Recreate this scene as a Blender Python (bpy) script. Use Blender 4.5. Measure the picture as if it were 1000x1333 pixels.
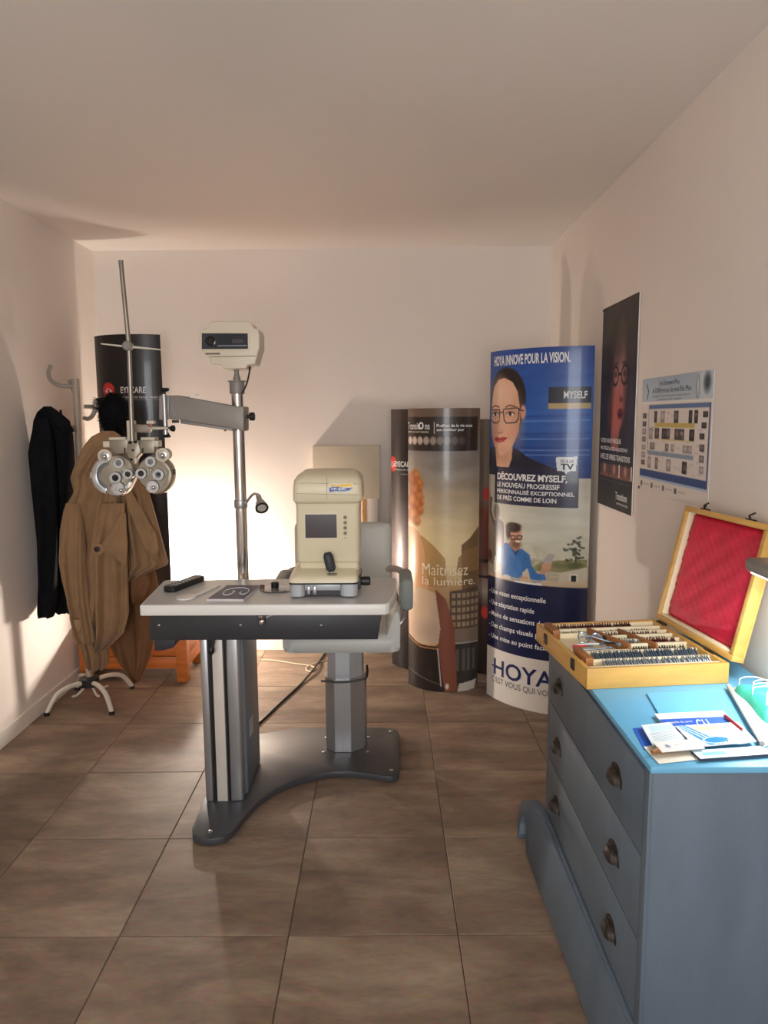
import bpy, bmesh, math, random
import numpy as np
from mathutils import Vector, Matrix
random.seed(7); np.random.seed(7)
scene = bpy.context.scene
COL = scene.collection
for o in list(bpy.data.objects): bpy.data.objects.remove(o)

# ------------------------------------------------------------------ camera
F, PITCH, YAW, ROLL, CH = 941.3, .130006, -.001661, -.006533, 1.513   # focal length in pixels of the 1000x1333 frame
_cy, _sy, _cp, _sp = math.cos(YAW), math.sin(YAW), math.cos(PITCH), math.sin(PITCH)
FW = np.array([_sy*_cp, _cy*_cp, -_sp]); _r0 = np.array([_cy, -_sy, 0.]); _u0 = np.cross(_r0, FW)
RT = _r0*math.cos(ROLL) + _u0*math.sin(ROLL); UP = -_r0*math.sin(ROLL) + _u0*math.cos(ROLL)
CPOS = np.array([0, 0, CH])
cam = bpy.data.cameras.new('camera'); cam.sensor_fit = 'HORIZONTAL'; cam.sensor_width = 36; cam.lens = 36*F/1000
cam.clip_start = .02
camo = bpy.data.objects.new('camera', cam); COL.objects.link(camo)
camo.matrix_world = Matrix(((RT[0], UP[0], -FW[0], 0), (RT[1], UP[1], -FW[1], 0), (RT[2], UP[2], -FW[2], CH), (0, 0, 0, 1)))
scene.camera = camo

def ray(x, y): return FW + RT*(x-500)/F + UP*(666.5-y)/F
def atY(x, y, Y):
    d = ray(x, y); return CPOS + d*(Y/d[1])
def atz(x, y, z):
    d = ray(x, y); return CPOS + d*((z-CH)/d[2])
def zm(ox, oy, s, Y):      # pixel of a zoomed view -> point on the upright plane at distance Y
    return lambda x, y, dy=0: atY(ox+x/s, oy+y/s, Y) + np.array([0, dy, 0])

# ------------------------------------------------------------------ world, lights, exposure
w = bpy.data.worlds.new('world'); scene.world = w; w.use_nodes = True
w.node_tree.nodes['Background'].inputs[0].default_value = (.75, .86, 1, 1)
w.node_tree.nodes['Background'].inputs[1].default_value = .6
scene.view_settings.view_transform = 'Standard'; scene.view_settings.look = 'None'
scene.view_settings.exposure = 0.0; scene.view_settings.gamma = 1; scene.view_settings.use_curve_mapping = False
def area_light(name, loc, rot, sx, sy, power, col):
    l = bpy.data.lights.new(name, 'AREA'); l.shape = 'RECTANGLE'; l.size = sx; l.size_y = sy; l.energy = power; l.color = col
    o = bpy.data.objects.new(name, l); COL.objects.link(o); o.location = loc; o.rotation_euler = rot
    return o
WINDOW_W, WINDOW_H, WINDOW_X, WINDOW_Z, REAR = 1.6, 1.7, -.15, 1.5, -1.9
area_light('daylight', (WINDOW_X, REAR-.03, WINDOW_Z), (math.radians(90), 0, 0), WINDOW_W-.1, WINDOW_H-.1, 73, (.95, .97, 1.0))

# ------------------------------------------------------------------ materials
def lin(c):
    c = np.asarray(c, float)/255.
    return np.where(c <= .04045, c/12.92, ((c+.055)/1.055)**2.4)
MATS = {}
def mat(name, rgb, rough=.5, metal=0., var=.06, scale=8., bump=0., bscale=60., stretch=(1, 1, 1), rgb2=None, coat=0., emit=None, trans=0., sheen=0., spec=.5):
    if name in MATS: return MATS[name]
    m = bpy.data.materials.new(name); m.use_nodes = True; nt = m.node_tree; N = nt.nodes; L = nt.links
    b = N['Principled BSDF']
    tc = N.new('ShaderNodeTexCoord'); mp = N.new('ShaderNodeMapping'); mp.inputs['Scale'].default_value = stretch
    L.new(tc.outputs['Object'], mp.inputs['Vector'])
    nz = N.new('ShaderNodeTexNoise'); nz.inputs['Scale'].default_value = scale; nz.inputs['Detail'].default_value = 6
    L.new(mp.outputs['Vector'], nz.inputs['Vector'])
    c = lin(rgb); c2 = lin(rgb2) if rgb2 is not None else np.clip(c*(1+2*var), 0, 1)
    c1 = c if rgb2 is not None else np.clip(c*(1-2*var), 0, 1)
    cr = N.new('ShaderNodeValToRGB'); cr.color_ramp.elements[0].position = .3; cr.color_ramp.elements[1].position = .7
    cr.color_ramp.elements[0].color = (*c1, 1); cr.color_ramp.elements[1].color = (*c2, 1)
    L.new(nz.outputs['Fac'], cr.inputs['Fac']); L.new(cr.outputs['Color'], b.inputs['Base Color'])
    b.inputs['Roughness'].default_value = rough; b.inputs['Metallic'].default_value = metal
    b.inputs['Specular IOR Level'].default_value = spec
    if coat: b.inputs['Coat Weight'].default_value = coat; b.inputs['Coat Roughness'].default_value = .08
    if sheen: b.inputs['Sheen Weight'].default_value = sheen
    if trans: b.inputs['Transmission Weight'].default_value = trans
    if emit: b.inputs['Emission Color'].default_value = (*emit[0], 1); b.inputs['Emission Strength'].default_value = emit[1]
    if bump:
        n2 = N.new('ShaderNodeTexNoise'); n2.inputs['Scale'].default_value = bscale; n2.inputs['Detail'].default_value = 4
        L.new(mp.outputs['Vector'], n2.inputs['Vector'])
        bp = N.new('ShaderNodeBump'); bp.inputs['Strength'].default_value = bump; bp.inputs['Distance'].default_value = .004
        L.new(n2.outputs['Fac'], bp.inputs['Height']); L.new(bp.outputs['Normal'], b.inputs['Normal'])
    MATS[name] = m
    return m
def print_mat(name, rough=.25, coat=.0, spec=.5):
    m = bpy.data.materials.new(name); m.use_nodes = True; N = m.node_tree.nodes
    a = N.new('ShaderNodeVertexColor'); a.layer_name = 'print'
    b = N['Principled BSDF']; m.node_tree.links.new(a.outputs['Color'], b.inputs['Base Color'])
    b.inputs['Roughness'].default_value = rough; b.inputs['Specular IOR Level'].default_value = spec
    if coat: b.inputs['Coat Weight'].default_value = coat; b.inputs['Coat Roughness'].default_value = .06
    return m

def tile_mat():
    m = bpy.data.materials.new('taupe_stoneware'); m.use_nodes = True; nt = m.node_tree; N = nt.nodes; L = nt.links
    b = N['Principled BSDF']; g = N.new('ShaderNodeNewGeometry'); oi = N.new('ShaderNodeObjectInfo')
    mp = N.new('ShaderNodeMapping'); mp.inputs['Scale'].default_value = (1.6, 4.2, 1)
    ad = N.new('ShaderNodeVectorMath'); ad.operation = 'ADD'
    sc = N.new('ShaderNodeVectorMath'); sc.operation = 'SCALE'; sc.inputs[3].default_value = 37.
    cmb = N.new('ShaderNodeCombineXYZ'); L.new(oi.outputs['Random'], cmb.inputs[2])
    L.new(cmb.outputs[0], sc.inputs[0]); L.new(g.outputs['Position'], mp.inputs['Vector'])
    L.new(mp.outputs[0], ad.inputs[0]); L.new(sc.outputs[0], ad.inputs[1])
    n1 = N.new('ShaderNodeTexNoise'); n1.inputs['Scale'].default_value = 1.5; n1.inputs['Detail'].default_value = 7; n1.inputs['Roughness'].default_value = .62; n1.inputs['Distortion'].default_value = .35
    L.new(ad.outputs[0], n1.inputs['Vector'])
    cr = N.new('ShaderNodeValToRGB'); e = cr.color_ramp.elements
    e[0].position = .3; e[0].color = (*lin((103, 86, 73)), 1); e[1].position = .72; e[1].color = (*lin((162, 143, 121)), 1)
    k = e.new(.5); k.color = (*lin((131, 110, 93)), 1)
    L.new(n1.outputs['Fac'], cr.inputs['Fac'])
    n2 = N.new('ShaderNodeTexNoise'); n2.inputs['Scale'].default_value = 18; n2.inputs['Detail'].default_value = 5; L.new(ad.outputs[0], n2.inputs['Vector'])
    mx = N.new('ShaderNodeMix'); mx.data_type = 'RGBA'; mx.blend_type = 'SOFT_LIGHT'; mx.inputs[0].default_value = .35
    L.new(cr.outputs[0], mx.inputs[6]); L.new(n2.outputs['Color'], mx.inputs[7])
    hs = N.new('ShaderNodeHueSaturation'); L.new(mx.outputs[2], hs.inputs['Color'])
    mr = N.new('ShaderNodeMapRange'); mr.inputs[3].default_value = .9; mr.inputs[4].default_value = 1.1; L.new(oi.outputs['Random'], mr.inputs[0]); L.new(mr.outputs[0], hs.inputs['Value'])
    L.new(hs.outputs[0], b.inputs['Base Color'])
    b.inputs['Roughness'].default_value = .58; b.inputs['Specular IOR Level'].default_value = .3
    bp = N.new('ShaderNodeBump'); bp.inputs['Strength'].default_value = .06; bp.inputs['Distance'].default_value = .003
    L.new(n2.outputs['Fac'], bp.inputs['Height']); L.new(bp.outputs[0], b.inputs['Normal'])
    return m

# ------------------------------------------------------------------ mesh helpers
ORG = {}
def children_org(parent): return ORG.get(parent.name, np.zeros(3)) if parent else np.zeros(3)
def tag(o, label=None, cat=None, group=None, kind=None):
    if label: o['label'] = label
    if cat: o['category'] = cat
    if group: o['group'] = group
    if kind: o['kind'] = kind
    return o
def thing(name, loc, label, cat, group=None, rotz=0):
    o = bpy.data.objects.new(name, None); COL.objects.link(o); o.location = loc; o.rotation_euler = (0, 0, rotz)
    o.empty_display_size = .05
    ORG[o.name] = np.array(loc, float)
    return tag(o, label, cat, group)
def link_mesh(name, me, m, parent=None):
    o = bpy.data.objects.new(name, me); COL.objects.link(o)
    if m: me.materials.append(m)
    if parent: o.parent = parent
    return o
class MB:
    def __init__(s): s.v = []; s.f = []
    def add(s, vs, fs):
        n = len(s.v); s.v += [tuple(map(float, p)) for p in vs]; s.f += [tuple(i+n for i in f) for f in fs]; return s
    def box(s, x0, x1, y0, y1, z0, z1):
        return s.add([(x0,y0,z0),(x1,y0,z0),(x1,y1,z0),(x0,y1,z0),(x0,y0,z1),(x1,y0,z1),(x1,y1,z1),(x0,y1,z1)],
            [(0,3,2,1),(4,5,6,7),(0,1,5,4),(1,2,6,5),(2,3,7,6),(3,0,4,7)])
    def prism(s, pts, ext):                      # polygon of 3D points pushed along ext
        pts = [np.array(p, float) for p in pts]; n = len(pts); ext = np.array(ext, float)
        return s.add(pts+[p+ext for p in pts], [tuple(range(n-1, -1, -1)), tuple(range(n, 2*n))]+[(i, (i+1)%n, n+(i+1)%n, n+i) for i in range(n)])
    def ring(s, frames, caps=True):              # frames: list of closed loops with the same number of points
        n = len(frames[0]); vs = [p for fr in frames for p in fr]; fs = []
        for k in range(len(frames)-1):
            for i in range(n):
                j = (i+1) % n; fs.append((k*n+i, k*n+j, (k+1)*n+j, (k+1)*n+i))
        if caps: fs += [tuple(range(n-1, -1, -1)), tuple((len(frames)-1)*n+i for i in range(n))]
        return s.add(vs, fs)
    def tube(s, path, r, n=10, caps=True):
        P = [np.array(p, float) for p in path]; k = len(P); rr = r if hasattr(r, '__len__') else [r]*k
        fr = []; prev = None
        for i in range(k):
            t = P[min(i+1, k-1)]-P[max(i-1, 0)]; t = t/(np.linalg.norm(t)+1e-12)
            if prev is None:
                a = np.array([0, 0, 1.]) if abs(t[2]) < .9 else np.array([1., 0, 0])
            else: a = prev
            a = a-t*np.dot(a, t); a /= np.linalg.norm(a); b = np.cross(t, a); prev = a
            fr.append([P[i]+rr[i]*(a*math.cos(q)+b*math.sin(q)) for q in [2*math.pi*j/n for j in range(n)]])
        return s.ring(fr, caps)
    def cyl(s, p0, p1, r0, r1=None, n=20): return s.tube([p0, p1], [r0, r0 if r1 is None else r1], n)
    def lathe(s, c, axis, prof, n=24):           # prof: (distance along axis, radius)
        c = np.array(c, float); t = np.array(axis, float); t /= np.linalg.norm(t)
        a = np.array([0, 0, 1.]) if abs(t[2]) < .9 else np.array([1., 0, 0]); a = a-t*np.dot(a, t); a /= np.linalg.norm(a); b = np.cross(t, a)
        return s.ring([[c+t*d+max(r, 1e-5)*(a*math.cos(q)+b*math.sin(q)) for q in [2*math.pi*j/n for j in range(n)]] for d, r in prof])
    def ball(s, c, r, n=14, sc=(1, 1, 1)):
        c = np.array(c, float); fr = []
        for i in range(1, n//2):
            ph = math.pi*i/(n//2)
            fr.append([c+r*np.array([sc[0]*math.sin(ph)*math.cos(2*math.pi*j/n), sc[1]*math.sin(ph)*math.sin(2*math.pi*j/n), -sc[2]*math.cos(ph)]) for j in range(n)])
        return s.ring(fr)
    def build(s, name, m, parent=None, bevel=0, seg=2, smooth=True, angle=.6, local=False):
        org = np.zeros(3) if local else children_org(parent)
        me = bpy.data.meshes.new(name)
        me.from_pydata([tuple(np.array(p)-org) for p in s.v], [], s.f)
        bm = bmesh.new(); bm.from_mesh(me); bmesh.ops.recalc_face_normals(bm, faces=bm.faces)
        if bevel:
            es = [e for e in bm.edges if len(e.link_faces) == 2 and e.calc_face_angle(0) > .5]
            bmesh.ops.bevel(bm, geom=es, offset=bevel, segments=seg, profile=.5, affect='EDGES', clamp_overlap=True)
        for e in bm.edges:
            if len(e.link_faces) == 2: e.smooth = e.calc_face_angle(0) < angle
        for f in bm.faces: f.smooth = smooth
        bm.to_mesh(me); bm.free()
        o = link_mesh(name, me, m, parent)
        if parent: ORG[o.name] = org
        return o
def rrect(cx, cy, hx, hy, z, r, n=5):
    r = min(r, hx*.999, hy*.999); out = []
    for sx, sy, a0 in ((1, 1, 0), (-1, 1, 90), (-1, -1, 180), (1, -1, 270)):
        for k in range(n+1):
            a = math.radians(a0+90*k/n); out.append((cx+sx*(hx-r)+r*math.cos(a), cy+sy*(hy-r)+r*math.sin(a), z))
    return out
def loft(secs, n=5):                            # (z, x0, x1, y0, y1, corner radius)
    return MB().ring([rrect((a+b)/2, (c+d)/2, (b-a)/2, (d-c)/2, z, r, n) for z, a, b, c, d, r in secs])
def arc(c, r, a0, a1, n, plane='xz'):
    out = []
    for k in range(n+1):
        a = math.radians(a0+(a1-a0)*k/n); x, y = r*math.cos(a), r*math.sin(a)
        out.append((c[0]+x, c[1], c[2]+y) if plane == 'xz' else (c[0]+x, c[1]+y, c[2]))
    return out
def spline(pts, n=8):                           # Catmull-Rom
    P = [np.array(p, float) for p in pts]; P = [2*P[0]-P[1]]+P+[2*P[-1]-P[-2]]; out = []
    for i in range(1, len(P)-2):
        for k in range(n):
            t = k/n; a, b, c, d = P[i-1], P[i], P[i+1], P[i+2]
            out.append(.5*((2*b)+(-a+c)*t+(2*a-5*b+4*c-d)*t*t+(-a+3*b-3*c+d)*t**3))
    return out+[P[-2]]
def copy_tree(o, parent=None):
    c = o.copy(); COL.objects.link(c); c.parent = parent
    for ch in o.children: copy_tree(ch, c)
    return c

# ------------------------------------------------------------------ printing: colour sheets and lettering
class Canvas:
    def __init__(s, X, Y): s.X = X; s.Y = Y; s.c = np.zeros(X.shape+(3,))
    def mix(s, a, c): s.c = s.c*(1-a[..., None])+np.asarray(c, float)*a[..., None]; return s
    def rect(s, x0, y0, x1, y1, c, a=1.): return s.mix(a*((s.X >= x0)&(s.X <= x1)&(s.Y >= y0)&(s.Y <= y1)).astype(float), c)
    def vgrad(s, stops, x0=-1e9, x1=1e9):
        ys = [q[0] for q in stops]; col = np.stack([np.interp(s.Y, ys, [q[1][k] for q in stops]) for k in range(3)], -1)
        msk = ((s.Y >= ys[0])&(s.Y <= ys[-1])&(s.X >= x0)&(s.X <= x1))[..., None]
        s.c = np.where(msk, col, s.c); return s
    def ell(s, cx, cy, rx, ry, c, soft=.1, a=1., rot=0):
        q = math.radians(rot); dx, dy = s.X-cx, s.Y-cy; u = dx*math.cos(q)+dy*math.sin(q); v = -dx*math.sin(q)+dy*math.cos(q)
        d = np.sqrt((u/rx)**2+(v/ry)**2); return s.mix(a*np.clip((1+soft-d)/(2*soft), 0, 1), c)
    def poly(s, pts, c, a=1.):
        ins = np.zeros(s.X.shape, bool); n = len(pts)
        for i in range(n):
            x0, y0 = pts[i]; x1, y1 = pts[(i+1) % n]
            if y0 == y1: continue
            ins ^= ((y0 > s.Y) != (y1 > s.Y)) & (s.X < (x1-x0)*(s.Y-y0)/(y1-y0)+x0)
        return s.mix(a*ins.astype(float), c)
    def line(s, pts, wd, c, a=1.):
        al = np.zeros(s.X.shape)
        for (x0, y0), (x1, y1) in zip(pts[:-1], pts[1:]):
            L2 = (x1-x0)**2+(y1-y0)**2+1e-9; t = np.clip(((s.X-x0)*(x1-x0)+(s.Y-y0)*(y1-y0))/L2, 0, 1)
            d = np.hypot(s.X-x0-t*(x1-x0), s.Y-y0-t*(y1-y0)); al = np.maximum(al, np.clip(wd/2+.4-d, 0, .8)/.8)
        return s.mix(a*al, c)
    def ringl(s, cx, cy, rx, ry, wd, c, a=1.):
        return s.line([(cx+rx*math.cos(t), cy+ry*math.sin(t)) for t in np.linspace(0, 2*math.pi, 20)], wd, c, a)
    def blotch(s, amp, sx, sy, seed=0, x0=-1e9, y0=-1e9, x1=1e9, y1=1e9):
        rg = np.random.RandomState(seed); n = np.zeros(s.X.shape)
        for k in range(9):
            f = 2**(k/3.); a, b, p, q = rg.uniform(-1, 1), rg.uniform(-1, 1), rg.uniform(0, 6.3), rg.uniform(.5, 1)
            n += q/f*np.sin(f*(a*s.X/sx+b*s.Y/sy)*3+p+1.5*np.sin(f*(b*s.X/sx-a*s.Y/sy)*2+q*5))
        msk = ((s.X >= x0)&(s.X <= x1)&(s.Y >= y0)&(s.Y <= y1))
        s.c = np.clip(s.c+(amp*n*msk)[..., None], 0, 255); return s
def sheet(name, parent, S, nx, ny, box, paint, m):
    """grid on the surface S(u, v, off); box = sheet coordinates of its edges; paint(canvas)"""
    u, v = np.meshgrid(np.linspace(0, 1, nx+1), np.linspace(0, 1, ny+1))
    cv = Canvas(box[0]+(box[2]-box[0])*u, box[1]+(box[3]-box[1])*v); paint(cv)
    P = S(u.ravel(), v.ravel(), 0.)-children_org(parent)
    idx = np.arange((nx+1)*(ny+1)).reshape(ny+1, nx+1)
    q = np.stack([idx[:-1, :-1], idx[1:, :-1], idx[1:, 1:], idx[:-1, 1:]], -1).reshape(-1, 4)
    me = bpy.data.meshes.new(name); me.vertices.add(len(P)); me.vertices.foreach_set('co', P.astype(np.float32).ravel())
    me.loops.add(q.size); me.loops.foreach_set('vertex_index', q.astype(np.int32).ravel())
    me.polygons.add(len(q)); me.polygons.foreach_set('loop_start', np.arange(0, q.size, 4, dtype=np.int32)); me.update(calc_edges=True); me.validate()
    me.polygons.foreach_set('use_smooth', np.ones(len(q), bool))
    at = me.color_attributes.new('print', 'FLOAT_COLOR', 'POINT')
    rgba = np.ones((len(P), 4), np.float32); rgba[:, :3] = lin(np.clip(cv.c.reshape(-1, 3), 0, 255)); at.data.foreach_set('color', rgba.ravel())
    o = link_mesh(name, me, m, parent)
    if parent: ORG[o.name] = children_org(parent)
    return o
def text_mesh(body, weight=0., res=3):
    cu = bpy.data.curves.new('text', 'FONT'); cu.body = body; cu.size = 1; cu.offset = weight; cu.resolution_u = res
    o = bpy.data.objects.new('text', cu); COL.objects.link(o)
    me = bpy.data.meshes.new_from_object(o.evaluated_get(bpy.context.evaluated_depsgraph_get()))
    bpy.data.objects.remove(o); bpy.data.curves.remove(cu); return me
def lettering(name, body, rect, S, box, m, parent, off=.0012, weight=0., cuts=0, shear=0.):
    """text fitted to rect (sheet coordinates x0, y0 top, x1, y1 bottom) on surface S"""
    me = text_mesh(body, weight)
    n = len(me.vertices); co = np.empty(n*3, np.float32); me.vertices.foreach_get('co', co); co = co.reshape(-1, 3)
    x0, x1, y0, y1 = co[:, 0].min(), co[:, 0].max(), co[:, 1].min(), co[:, 1].max()
    if cuts:
        bm = bmesh.new(); bm.from_mesh(me)
        for k in range(1, cuts):
            bmesh.ops.bisect_plane(bm, geom=bm.verts[:]+bm.edges[:]+bm.faces[:], plane_co=(x0+(x1-x0)*k/cuts, 0, 0), plane_no=(1, 0, 0))
        bm.to_mesh(me); bm.free(); n = len(me.vertices); co = np.empty(n*3, np.float32); me.vertices.foreach_get('co', co); co = co.reshape(-1, 3)
    px = rect[0]+(rect[2]-rect[0])*(co[:, 0]-x0)/(x1-x0); py = rect[3]+(rect[1]-rect[3])*(co[:, 1]-y0)/(y1-y0)
    py = py+shear*(px-rect[0])
    P = S((px-box[0])/(box[2]-box[0]), (py-box[1])/(box[3]-box[1]), off)-children_org(parent)
    me.vertices.foreach_set('co', P.astype(np.float32).ravel()); me.update(); me.name = name
    o = link_mesh(name, me, m, parent); ORG[o.name] = children_org(parent)
    return o

WHITE = (1., 1., 1.)
# ------------------------------------------------------------------ the room
XL, XR, YBL, YBR, ZC = -1.80, 1.03, 4.64, 4.58, 2.545
def yback(x): return YBL+(YBR-YBL)*(x-XL)/(XR-XL)
M_wall = mat('painted_plaster', (230, 220, 211), .75, var=.012, scale=1.2, bump=.08, bscale=240)
M_ceil = mat('ceiling_plaster', (228, 222, 215), .85, var=.012, scale=1.0, bump=.05, bscale=200)
M_grout = mat('floor_grout', (84, 70, 58), .9, var=.05)
M_base = mat('white_baseboard', (232, 224, 214), .4, var=.01)
M_tile = tile_mat()
fl = tag(MB().box(XL-.1, XR+.1, REAR-.1, YBL+.1, -.06, -.0025).build('floor', M_grout), kind='structure')
tcache = {}
xs = [-1.2926+.5*i for i in range(-2, 6)]; ys = [3.4517+.5*j for j in range(3, -12, -1)]
xs = [XL]+[x for x in xs if XL+.02 < x < XR-.02]+[XR]; ys = [YBL]+[y for y in ys if REAR+.02 < y < YBL-.02]+[REAR]
for i in range(len(xs)-1):
    for j in range(len(ys)-1):
        a, b, c, d = xs[i], xs[i+1], ys[j+1], ys[j]; key = (round(b-a, 4), round(d-c, 4))
        if key not in tcache:
            o = MB().box(-key[0]/2+.0016, key[0]/2-.0016, -key[1]/2+.0016, key[1]/2-.0016, -.012, 0).build('tile', M_tile, fl, bevel=.0012, seg=1, local=True); tcache[key] = o
        else:
            o = tcache[key].copy(); COL.objects.link(o); o.parent = fl
        o.location = ((a+b)/2, (c+d)/2, 0)
def wallmesh(name, mb, m): return tag(mb.build(name, m), kind='structure')
wallmesh('ceiling', MB().box(XL-.1, XR+.1, REAR-.1, YBL+.12, ZC, ZC+.1), M_ceil)
wallmesh('wall_left', MB().box(XL-.1, XL, REAR-.1, YBL+.12, 0, ZC), M_wall)
wallmesh('wall_right', MB().box(XR, XR+.1, REAR-.1, YBL+.12, 0, ZC), M_wall)
wallmesh('wall_back', MB().prism([(XL, YBL, 0), (XR, YBR, 0), (XR, YBL+.12, 0), (XL, YBL+.12, 0)], (0, 0, ZC)), M_wall)
wx0, wx1, wz0, wz1 = WINDOW_X-WINDOW_W/2, WINDOW_X+WINDOW_W/2, WINDOW_Z-WINDOW_H/2, WINDOW_Z+WINDOW_H/2
wallmesh('wall_rear', MB().box(XL, wx0, REAR-.1, REAR, 0, ZC).box(wx1, XR, REAR-.1, REAR, 0, ZC).box(wx0, wx1, REAR-.1, REAR, 0, wz0).box(wx0, wx1, REAR-.1, REAR, wz1, ZC), M_wall)
wf = MB()
for a in (wx0, WINDOW_X-.02, wx1-.04): wf.box(a, a+.04, REAR-.09, REAR-.05, wz0, wz1)
wf.box(wx0, wx1, REAR-.09, REAR-.05, wz0, wz0+.04).box(wx0, wx1, REAR-.09, REAR-.05, wz1-.04, wz1)
wallmesh('window_1', wf, M_base)
def board(name, pts): wallmesh(name, MB().prism([(x, y, 0) for x, y in pts], (0, 0, .076)), M_base)
board('baseboard_left', [(XL, REAR), (XL+.013, REAR), (XL+.013, YBL-.015), (XL, YBL)])
board('baseboard_back', [(XL+.013, YBL-.013), (XR-.013, YBR-.013), (XR, YBR), (XL, YBL)])
board('baseboard_right', [(XR-.013, REAR), (XR, REAR), (XR, YBR), (XR-.013, YBR-.015)])

# ------------------------------------------------------------------ refraction unit: table, post, arm, base plate
M_dark = mat('anthracite_steel', (50, 51, 55), .42, var=.03)
M_plate = mat('graphite_plate', (66, 67, 71), .38, var=.04)
M_alu = mat('brushed_aluminium', (176, 176, 178), .32, metal=.75, var=.04, scale=30, stretch=(20, 20, .5))
M_aluw = mat('white_aluminium_insert', (208, 200, 190), .4, metal=.15, var=.02)
M_grey = mat('slate_grey_lacquer', (112, 118, 126), .4, metal=.2, var=.02)
M_top = mat('light_grey_laminate', (202, 202, 200), .32, var=.01)
M_edge = mat('white_edge_band', (232, 230, 224), .35, var=.01)
M_blk = mat('black_plastic', (22, 22, 24), .42, var=.05)
M_chrome = mat('chrome', (205, 203, 200), .12, metal=1., var=.02)
M_screw = mat('bright_screw', (220, 220, 220), .25, metal=1., var=.02)
M_armg = mat('warm_grey_lacquer', (138, 132, 126), .45, metal=.1, var=.02)
M_cream = mat('cream_plastic', (226, 216, 186), .38, var=.012)
ru = thing('refraction_unit', (-.45, 2.8, 0), 'optometry table unit with light grey top, dark apron, curved base plate and chrome post', 'exam table')
pl = [(-.713, 2.47), (-.70, 2.425), (-.67, 2.403), (-.626, 2.396), (-.585, 2.41), (-.563, 2.44), (-.535, 2.55), (-.50, 2.66), (-.45, 2.745), (-.391, 2.805), (-.32, 2.85), (-.239, 2.882), (-.16, 2.885),
      (-.076, 2.866), (-.01, 2.842), (.022, 2.84), (.045, 2.855), (.053, 2.895), (.06, 3.255), (.052, 3.295), (.022, 3.318), (-.271, 3.335), (-.45, 3.315), (-.6, 3.26), (-.69, 3.15), (-.722, 3.0), (-.72, 2.65)]
MB().prism([(x, y, .006) for x, y in pl], (0, 0, .026)).build('base_plate', M_plate, ru, bevel=.004)
for x, y in ((-.64, 2.44), (.02, 3.27), (.02, 2.89), (-.28, 3.06), (-.28, 3.21), (-.085, 3.06), (-.085, 3.21)):
    MB().lathe((x, y, .0325), (0, 0, 1), [(0, .009), (.003, .009), (.005, .005)], 12).build('screw', M_screw, ru)
# left leg: extruded profile with two dark slots and a pale insert, grey side panels behind it
leg = MB().box(-.703, -.55, 2.70, 2.985, .032, .73).build('leg_column', M_grey, ru, bevel=.012, seg=3)
MB().box(-.706, -.677, 2.648, 2.71, .032, .73).build('leg_profile', M_alu, leg, bevel=.006)
MB().box(-.608, -.56, 2.648, 2.71, .032, .73).build('leg_profile', M_alu, leg, bevel=.008, seg=3)
MB().box(-.677, -.608, 2.672, 2.705, .032, .73).build('leg_slot', M_blk, leg)
MB().box(-.661, -.621, 2.65, 2.672, .032, .73).build('leg_insert', M_aluw, leg, bevel=.002)
MB().box(-.552, -.5485, 2.77, 2.84, .24, .31).build('rating_plate', mat('grey_sticker', (170, 172, 176), .5), leg)
MB().tube(spline([(-.655, 2.645, .73), (-.65, 2.63, .69), (-.657, 2.625, .655)], 4), [.008]*9, 8).ball((-.657, 2.625, .65), .013, 10, (1, 1, 1.4)).build('slot_handle', M_blk, leg)
# table top
tp = [(-.872, 2.497), (-.02, 2.488), (.0, 2.492), (.012, 2.505), (.032, 2.62), (.043, 2.74), (.046, 2.90), (.038, 2.912), (-.895, 2.894), (-.905, 2.885)]
def inset(pts, d):
    c = np.mean(pts, 0); return [tuple(np.array(p)+(c-np.array(p))/np.linalg.norm(c-np.array(p))*d) for p in pts]
tt = MB().prism([(x, y, .82) for x, y in tp], (0, 0, .038)).build('table_top', M_edge, ru, bevel=.003)
MB().prism([(x, y, .858) for x, y in inset(tp, .006)], (0, 0, .0015)).build('laminate', M_top, tt)
MB().prism([(-.858, 2.555, .82), (-.012, 2.548, .82), (-.03, 2.548, .712), (-.862, 2.555, .712)], (0, .30, 0)).build('apron', M_dark, ru, bevel=.003)
MB().prism([(-.862, 2.60, .712), (-.775, 2.60, .712), (-.792, 2.60, .668), (-.83, 2.60, .658), (-.862, 2.60, .658)], (0, .2, 0)).build('apron_box', M_dark, ru, bevel=.003)
for px in (207, 313, 418):
    p = atY(px, 814, 2.55); MB().lathe((p[0], 2.553, p[2]), (0, -1, 0), [(0, .0048), (.003, .0048), (.005, .002)], 10).build('screw', M_screw, ru)
p = atY(341, 806, 2.54)
MB().lathe((p[0], 2.54, p[2]-.002), (0, 0, 1), [(-.016, .012), (-.006, .014), (0, .012), (.006, .016), (.018, .016)], 14).build('clamp_bolt', M_chrome, ru)
MB().tube([(p[0]+.01, 2.54, p[2]+.004), (p[0]+.06, 2.56, p[2]+.02)], .004, 8).build('clamp_lever', M_alu, ru)
# chrome post with arm
PX, PY = -.600, 2.985
MB().cyl((PX, PY, .80), (PX, PY, 1.64), .0235, n=28).build('post', M_chrome, ru)
MB().cyl((PX, PY, 1.612), (PX, PY, 1.660), .030, n=28).cyl((PX, PY, 1.660), (PX, PY, 1.665), .037, n=28).build('post_collar', M_armg, ru, bevel=.001)
MB().cyl((PX, PY, 1.145), (PX, PY, 1.178), .0275, n=28).build('post_collar', M_alu, ru, bevel=.002)
Z4 = zm(190, 400, 4.444, 2.93)
arm = MB().prism([Z4(*q, -.03) for q in ((142, 512), (190, 510), (235, 520), (510, 570), (575, 574), (575, 718), (510, 700), (200, 650), (142, 648))], (0, .11, 0)).build('arm', M_armg, ru, bevel=.006)
MB().prism([Z4(*q, -.015) for q in ((205, 651), (508, 700), (508, 716), (205, 672))], (0, .08, 0)).build('arm_rail', M_armg, arm, bevel=.002)
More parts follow.
